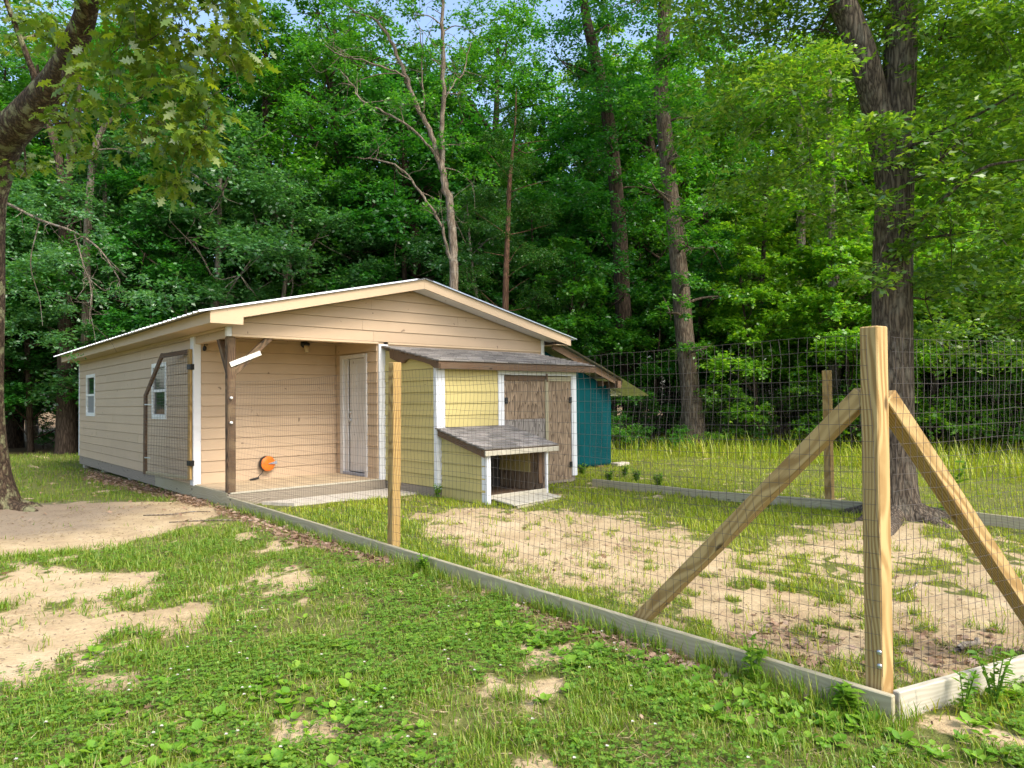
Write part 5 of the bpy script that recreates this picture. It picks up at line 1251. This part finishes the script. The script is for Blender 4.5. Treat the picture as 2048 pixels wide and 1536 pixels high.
for k, q in enumerate(UNDER_C): plant("understory_tree", "farthest dark understory tree", "tree", "farthest understory trees", PU[0], q, rr_.uniform(1.3, 1.8))
for k, q in enumerate(UNDER_F): plant("maple_bush", "young light-leaved maple at the wood's sunny edge" if q[0] > 14.5 else "young green maple in front of the dark trunks", "tree", "young maples along the wood edge", PU[2], q[:2], q[2], mat=None if q[0] > 14.5 else LEAF_MID)
for k, q in enumerate(UNDER_M): plant("understory_tree", "leafy dark-green understory tree", "tree", "understory trees behind the roof", PU[(0, 1, 0, 0, 1, 0, 0)[k]], q, rr_.uniform(.95, 1.35))
for k, q in enumerate(UNDER_R): plant("understory_tree", "bright yellow-green understory tree", "tree", "bright understory trees beyond the far fence", PU[(0, 0, 2, 2, 2, 2, 1, 2, 2)[k]], q, rr_.uniform(.8, 1.05))
for k, q in enumerate(CAN1):
    right = q[0] > 20
    plant("canopy_tree", "tall bright-crowned tree" if right else "tall front-row canopy tree", "tree", "bright canopy trees at right" if right else "canopy trees behind the house", PC[3] if right else PC[(1, 0, 1, 2, 1)[k % 5]], q, rr_.uniform(.9, 1.05))
for k, q in enumerate(CAN2): plant("canopy_tree", "second-row canopy tree", "tree", "second row of canopy trees", PC[(1, 0, 2)[k % 3]] if q[0] < 24 else PC[3], q, rr_.uniform(1.0, 1.2))
for k, q in enumerate(CAN3): plant("canopy_tree", "farthest-row canopy tree", "tree", "farthest row of canopy trees", PC[(0, 1, 3)[k % 3]], q, rr_.uniform(1.0, 1.25))
for k, q in enumerate(SHRUB): plant("shrub", "sunlit leafy shrub at the wood's edge", "shrub", "shrubs along the right wood edge", PS[k % 2], q, rr_.uniform(.7, 1.15) if k < 15 else rr_.uniform(.3, .6))
for k, q in enumerate(SHRUBL): plant("shrub", "low dark shrub at the wood's edge", "shrub", "shrubs along the left wood edge", PS[1], q, rr_.uniform(.7, 1.0), mat=LEAF_DEEP)

# ================================================================== ground cover
rng = np.random.default_rng(2024)
BLADE3 = (np.array([(0, .5, 0), (0, -.5, 0), (.55, -.42, -.02), (.55, .42, -.02), (1, 0, -.22)], float), [(0, 1, 2, 3), (3, 2, 4)])
BLADE1 = (np.array([(0, .5, 0), (0, -.5, 0), (1, 0, 0)], float), [(0, 1, 2)])
def blades(n_per, box_, Lr, Wr, tmpl, thr=1.0, lean=.75, boost=None, clump=True, minp=.0, seed=0):
    r = np.random.default_rng(seed)
    x0, x1, y0, y1 = box_; n = int(n_per * (x1 - x0) * (y1 - y0))
    x = r.uniform(x0, x1, n); y = r.uniform(y0, y1, n)
    bare, lit, grey, wood = regions(x, y)
    dens = (1 - bare) ** 1.5 * (1 - .9 * lit) * (1 - .85 * grey) * (1 - wood)
    dens = np.maximum(dens, minp * (1 - wood) * (fbm(x * 5, y * 5, 61, 3) > .60))
    if clump: dens = dens * (.22 + .78 * ss(fbm(x * 4.5, y * 4.5, 71, 3), .40, .60))
    if boost is not None: dens = np.maximum(dens, boost(x, y))
    k = (r.random(n) < dens) & ~keepout(x, y)
    x, y = x[k], y[k]; n = len(x)
    P = np.stack([x, y, zg(x, y) - .004], -1)
    az = r.uniform(0, 2 * np.pi, n); e = np.abs(r.normal(0, lean, n)) * .7
    A = np.stack([np.cos(az) * np.sin(e), np.sin(az) * np.sin(e), np.cos(e)], -1)
    Nn = np.stack([-np.cos(az) * np.cos(e), -np.sin(az) * np.cos(e), np.sin(e)], -1) + r.normal(0, .2, (n, 3))
    tall = .55 + .9 * fbm(x * 1.6, y * 1.6, 81, 3)
    L = r.uniform(*Lr, n) * tall
    return scatter(tmpl, P, A, Nn, L, r.uniform(*Wr, n))
def along_boards(x, y):
    d = np.minimum(np.abs(x) - .02, 9)
    a = np.where((np.abs(x) < .14) & (np.abs(x) > .035) & (y < -.3) & (y > -8.8), .5 * (fbm(x * 3 + 5, y * 2.5, 91, 3) > .54), 0)
    return a
def edge_weeds(x, y):
    dep = (x + 3.53) * .663 + (y + 10.0) * .748
    return .9 * ss(dep + (fbm(x * .6, y * .6, 17, 3) - .5) * 5, 18.6, 20.4) * (1 - ss(dep, 22, 24)) * (fbm(x * 1.2, y * 1.2, 19, 3) > .46)
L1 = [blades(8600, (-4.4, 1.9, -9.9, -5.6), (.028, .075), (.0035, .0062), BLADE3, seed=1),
      blades(4300, (-4.2, 1.2, -5.6, -1.5), (.035, .085), (.005, .008), BLADE3, minp=.22, seed=2),
      blades(900, (-4.2, 0, -1.5, 4.5), (.04, .09), (.007, .011), BLADE1, minp=.05, seed=3),
      blades(3200, (-.16, .16, -8.8, -.3), (.06, .15), (.004, .007), BLADE3, boost=along_boards, clump=False, lean=.45, seed=4)]
V, Fs = merge(L1)
tag(np_mesh("grass", V, Fs, GRASSM), "short mixed lawn grass between the camera and the fence", "grass", kind="stuff")
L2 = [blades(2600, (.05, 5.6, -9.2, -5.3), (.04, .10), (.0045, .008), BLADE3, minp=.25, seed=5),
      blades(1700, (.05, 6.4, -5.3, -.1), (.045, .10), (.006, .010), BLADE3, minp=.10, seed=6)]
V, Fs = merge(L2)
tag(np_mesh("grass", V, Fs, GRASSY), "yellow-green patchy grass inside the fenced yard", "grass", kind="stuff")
L3 = [blades(900, (5.4, 14, -9.5, 4), (.04, .10), (.007, .013), BLADE1, seed=7, lean=1.0), blades(420, (12, 26, -14, 4), (.07, .20), (.011, .02), BLADE1, seed=8, lean=1.0), blades(140, (11, 26, -14, 6), (.22, .60), (.012, .022), BLADE3, seed=88, lean=.8, boost=edge_weeds),
      blades(300, (6.2, 12, 0, 8), (.06, .14), (.012, .02), BLADE1, seed=9)]
V, Fs = merge(L3)
tag(np_mesh("grass", V, Fs, GRASSY), "bright sunlit grass between the far fence and the wood", "grass", kind="stuff")
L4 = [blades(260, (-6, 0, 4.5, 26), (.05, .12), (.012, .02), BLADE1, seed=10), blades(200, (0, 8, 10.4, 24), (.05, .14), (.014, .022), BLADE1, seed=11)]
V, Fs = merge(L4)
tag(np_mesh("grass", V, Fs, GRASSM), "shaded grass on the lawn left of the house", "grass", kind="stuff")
def straw(n, box_, seed):
    r = np.random.default_rng(seed); x0, x1, y0, y1 = box_; x = r.uniform(x0, x1, n); y = r.uniform(y0, y1, n); bare, lit, grey, wood = regions(x, y)
    k = (r.random(n) < .35 + .5 * ss(fbm(x * 2.4, y * 2.4, 66, 3), .45, .6) - .35 * bare) & ~keepout(x, y); x, y = x[k], y[k]; n = len(x)
    az = r.uniform(0, 6.28, n); A = np.stack([np.cos(az), np.sin(az), np.abs(r.normal(.1, .22, n))], -1)
    return scatter(BLADE1, np.stack([x, y, zg(x, y) + r.uniform(.002, .02, n)], -1), A, np.array([0, 0, 1.0]) + r.normal(0, .4, (n, 3)), r.uniform(.03, .10, n), r.uniform(.003, .006, n))
V, Fs = merge([straw(42000, (-4.4, 1.9, -9.9, -5.0), 1), straw(16000, (-4.2, 0, -5, 1), 2), straw(22000, (0, 5.6, -9.2, -1), 3)])
tag(np_mesh("dry_straw", V, Fs, STRAW), "dry straw and dead grass blades matted into the lawn", "straw", kind="stuff")
# clover carpet
def clover(n_per, box_, seed):
    r = np.random.default_rng(seed); x0, x1, y0, y1 = box_; n = int(n_per * (x1 - x0) * (y1 - y0))
    x = r.uniform(x0, x1, n); y = r.uniform(y0, y1, n); bare, lit, grey, wood = regions(x, y)
    m = ss(fbm(x * 1.5 + 9, y * 1.5, 51, 4), .42, .55) * (1 - bare) * (1 - lit) * (1 - grey)
    k = (r.random(n) < m) & ~keepout(x, y) & ((x < -.04) | (y < -8.85)); x, y = x[k], y[k]; n = len(x)
    h = r.uniform(.015, .055, n); z = zg(x, y) + h
    out = []
    a0 = r.uniform(0, 6.28, n); tl = r.normal(0, .28, (n, 3)); s = r.uniform(.011, .019, n)
    for j in range(3):
        a = a0 + j * 2.094
        A = np.stack([np.cos(a), np.sin(a), .12 + 0 * a], -1) + tl * .3; Nn = np.array([0, 0, 1.0]) + tl
        out.append(scatter(((np.array([(0, 0, 0), (.55, .48, .06), (1, .22, .0), (1, -.22, 0), (.55, -.48, .06)], float)), [(0, 1, 2, 3, 4)]), np.stack([x, y, z], -1), A, Nn, s, s))
    return merge(out)
V, Fs = merge([clover(1700, (-4.2, 1.6, -9.9, -5.4), 1), clover(900, (-3.6, 0, -5.4, -2.2), 2)])
tag(np_mesh("clover", V, Fs, CLOVER), "low clover carpet across the front lawn", "clover", kind="stuff")
# broadleaf plantain
def plantain(n, seed):
    r = np.random.default_rng(seed); x = r.uniform(-4, 1.2, n); y = r.uniform(-9.9, -5.0, n); bare, lit, grey, wood = regions(x, y)
    m = ss(fbm(x * .8 + 3, y * .8, 57, 3), .36, .52) * (1 - .85 * bare) * ss(-y, 5.6, 7.4) * (1 - lit) + .03
    k = (r.random(n) < m) & ~keepout(x, y) & ((x < -.1) | (y < -8.95)); x, y = x[k], y[k]
    P = []; A = []; Nn = []; Ls = []
    for a, b in zip(x, y):
        q = r.integers(4, 8); s = r.uniform(.035, .082); p0 = r.uniform(0, 6.28)
        for j in range(q):
            az = p0 + j * 2.4 + r.normal(0, .2); el = r.uniform(.15, .85)
            P.append((a, b, float(zbase(a, b)) + .0)); A.append((math.cos(az) * math.cos(el), math.sin(az) * math.cos(el), math.sin(el)))
            Nn.append((-math.cos(az) * math.sin(el), -math.sin(az) * math.sin(el), math.cos(el) + .2)); Ls.append(s * r.uniform(.7, 1.2))
    P = np.array(P); P[:, 2] = zg(P[:, 0], P[:, 1]) + .002; Ls = np.array(Ls)
    return scatter(PLANTAIN, P, np.array(A), np.array(Nn), Ls, Ls * r.uniform(.5, .75, len(Ls)))
V, Fs = plantain(5200, 3)
tag(np_mesh("plantain_weeds", V, Fs, PLANT, smooth=True), "broad-leaved plantain rosettes crowding the foreground lawn", "weeds", kind="stuff")
# clover blossoms
r = np.random.default_rng(8); x = r.uniform(-3.2, .0, 420); y = r.uniform(-9.6, -5.0, 420)
bare, lit, _, _ = regions(x, y); k = (bare < .3) & (fbm(x * 1.5 + 9, y * 1.5, 51, 4) > .45) & (x < -.1); x, y = x[k][:95], y[k][:95]
out = []
for j in range(7):
    a = j * .9; A = np.stack([np.cos(a) + 0 * x, np.sin(a) + 0 * x, .5 + .3 * (j % 3) + 0 * x], -1)
    out.append(scatter(DIAMOND, np.stack([x, y, zg(x, y) + .055], -1), A, np.stack([-A[:, 0], -A[:, 1], A[:, 2]], -1), .010, .007))
V, Fs = merge(out)
tag(np_mesh("clover_blossoms", V, Fs, mat_plain("clover_blossom", (.52, .50, .42), .8)), "tiny white clover blossoms dotted over the front lawn", "flowers", kind="stuff")
# leaf litter
def litter(n, box_, seed, w_=1.0, everywhere=.02):
    r = np.random.default_rng(seed); x0, x1, y0, y1 = box_; x = r.uniform(x0, x1, n); y = r.uniform(y0, y1, n); bare, lit, grey, wood = regions(x, y)
    k = (r.random(n) < np.maximum(np.maximum(lit, wood * .6), everywhere)) & ~keepout(x, y); x, y = x[k], y[k]; n = len(x)
    az = r.uniform(0, 6.28, n); A = np.stack([np.cos(az), np.sin(az), r.normal(0, .25, n)], -1); Nn = np.array([0, 0, 1.0]) + r.normal(0, .45, (n, 3))
    L = r.uniform(.035, .085, n) * w_
    return scatter(OAKT, np.stack([x, y, zg(x, y) + r.uniform(.003, .022, n)], -1), A, Nn, L, L * .7)
V, Fs = merge([litter(26000, (-.9, 2.4, -9.2, 1), 1), litter(2500, (-4, 0, -9.8, -1), 2, .9, .05), litter(9000, (-.8, .1, 0, 10.4), 3), litter(1500, (-4, 0, 0, 6), 4, 1, .10), litter(2500, (0, 5.6, -9, -.1), 6, .8, .06), litter(9000, (10, 26, -8, 8), 5, 1.6, .0)])
tag(np_mesh("leaf_litter", V, Fs, LITTER), "dry brown oak leaves drifted along the fence boards and house skirt", "leaves", kind="stuff")
# pebbles and crumbs on the sand
r = np.random.default_rng(12); x = r.uniform(-4.2, 4.5, 26000); y = r.uniform(-9.6, 2.5, 26000); bare, _, _, _ = regions(x, y); k = (r.random(26000) < bare * .6 + .01) & ~keepout(x, y); x, y = x[k], y[k]; n = len(x)
s = r.uniform(.003, .010, n) * r.uniform(.5, 1.4, n)
OCT = np.array([(1, 0, 0), (0, 1, 0), (-1, 0, 0), (0, -1, 0), (0, 0, .7), (0, 0, -.7)], float); OF = np.array([(0, 1, 4), (1, 2, 4), (2, 3, 4), (3, 0, 4)])
an = r.uniform(0, 6.28, n); ca, sa = np.cos(an), np.sin(an)
Vx = OCT[None] * s[:, None, None] * r.uniform(.6, 1.3, (n, 6, 1)); Vr = np.stack([Vx[..., 0] * ca[:, None] - Vx[..., 1] * sa[:, None], Vx[..., 0] * sa[:, None] + Vx[..., 1] * ca[:, None], Vx[..., 2]], -1) + np.stack([x, y, zg(x, y) + .001], -1)[:, None, :]
tag(np_mesh("pebbles", Vr.reshape(-1, 3), (np.arange(n)[:, None, None] * 6 + OF[None]).reshape(-1, 3), mat_plain("pebble", (.24, .17, .11), .9, 0, 40, .5)), "small crumbs and pebbles lying on the bare sand", "pebbles", kind="stuff")
r = np.random.default_rng(14); x = r.uniform(-4.2, 5, 16000); y = r.uniform(-9.4, 2.5, 16000); bare, lit, _, _ = regions(x, y); k = (r.random(16000) < .10 + .30 * bare * (fbm(x * 1.4, y * 1.4, 15, 3) > .48)) & ~keepout(x, y); x, y = x[k], y[k]; n = len(x); az = r.uniform(0, 6.28, n)
V, Fs = scatter(BLADE3, np.stack([x, y, zg(x, y) + .004], -1), np.stack([np.cos(az), np.sin(az), r.normal(0, .06, n)], -1), np.array([0, 0, 1.0]) + r.normal(0, .2, (n, 3)), r.uniform(.015, .07, n), r.uniform(.003, .009, n))
tag(np_mesh("bark_crumbs", V, Fs, mat_leaf("bark_crumb", (.06, .035, .02), (.13, .08, .045), (.26, .18, .11), trans=.05, gloss=.02)), "brown bark crumbs and twig bits strewn over the bare soil", "debris", kind="stuff")
# twigs
def twig(label, pts, mat=DEADW):
    P = [(a, b, float(zg(a, b)) + c, rr) for a, b, c, rr in pts]
    return tag(np_mesh("fallen_stick", *tube_np([S(P)], 6), mat, None, True), label, "stick")
twig("short thick pale stick lying inside the fence near the right edge", [(1.24, -8.62, .018, .017), (1.34, -8.62, .022, .019), (1.44, -8.66, .02, .018), (1.52, -8.64, .02, .015)])
twig("thin dark stick across the sandy path near the house corner", [(-1.1, -.1, .01, .008), (-.8, -.3, .016, .009), (-.55, -.2, .012, .008), (-.35, -.35, .01, .005)], BARK_GREY)
twig("long thin root-like stick at the grass edge of the path", [(-1.0, -.85, .008, .007), (-.6, -1.1, .012, .008), (-.3, -1.35, .01, .007), (-.05, -1.6, .008, .005)], BARK_GREY)
twig("pale stick among yard grass in front of the right oak", [(2.2, -7.9, .01, .008), (2.5, -7.95, .02, .008), (2.75, -7.9, .012, .006)])
twig("slender twig lying on the foreground sand patch", [(-2.62, -5.1, .006, .004), (-2.45, -5.2, .01, .004), (-2.3, -5.2, .006, .003)], BARK_GREY)
# single weeds against the boards
def weed(label, x, y, h, n, leaf, seed, tm=OVAL):
    r = np.random.default_rng(seed); t = thing("weed_plant", label, "weed", (x, y, float(zg(x, y))))
    st = []; P = []; A = []; Nn = []
    for k in range(n):
        a = r.uniform(0, 6.28); l = h * r.uniform(.6, 1.1); b = np.array([x, y, float(zg(x, y)) - .01]); e = b + np.array([math.cos(a) * l * .3, math.sin(a) * l * .3, l]); m = (b + e) / 2 + np.array([0, 0, l * .08])
        p = S([(*b, .0025), (*m, .002), (*e, .001)], 5); st.append(p)
        for j in range(2, len(p)):
            for _ in range(2):
                az = r.uniform(0, 6.28); P.append(p[j, :3]); A.append((math.cos(az), math.sin(az), r.uniform(-.1, .7))); Nn.append((0, 0, 1) + r.normal(0, .3, 3))
    V, Fq = tube_np(st, 4); np_mesh("stem", V, Fq, PLANT, t)
    L = leaf * r.uniform(.6, 1.2, len(P)); V, Fs = scatter(tm, np.array(P), np.array(A), np.array(Nn), L, L * .45); np_mesh("foliage", V, Fs, PLANT, t)
weed("leafy weed growing against the near board left of the corner post", -.10, -8.05, .26, 5, .055, 1)
weed("low broad-leaved weed at the foot of the board corner", -.10, -8.55, .14, 6, .07, 2)
weed("tall spindly weed in front of the right-hand board", .34, -8.90, .26, 4, .045, 3)
weed("bushy weed in front of the right-hand board near the frame edge", .56, -8.97, .28, 6, .05, 4)
weed("green weed clump at the shed's white corner foot", 2.42, -1.62, .24, 10, .05, 5)
weed("dark leafy weed beside the right oak's roots", 5.75, -7.25, .75, 9, .11, 6)
weed("weed tuft along the long board midway to the porch", -.09, -4.95, .16, 7, .05, 7)
# low weeds right of the shed and by the far fence
for k, (x, y) in enumerate([(6.3, -2.2), (6.0, -2.9), (5.9, -1.9), (6.7, -1.6), (6.3, -.9)]):
    weed(["weeds in the far corner right of the shed doors"][0], x, y, .22, 12, .06, 20 + k); bpy.context.scene.collection.objects
for o in [o for o in COL.objects if o.get("label") == "weeds in the far corner right of the shed doors"]: o["group"] = "weeds right of the shed"
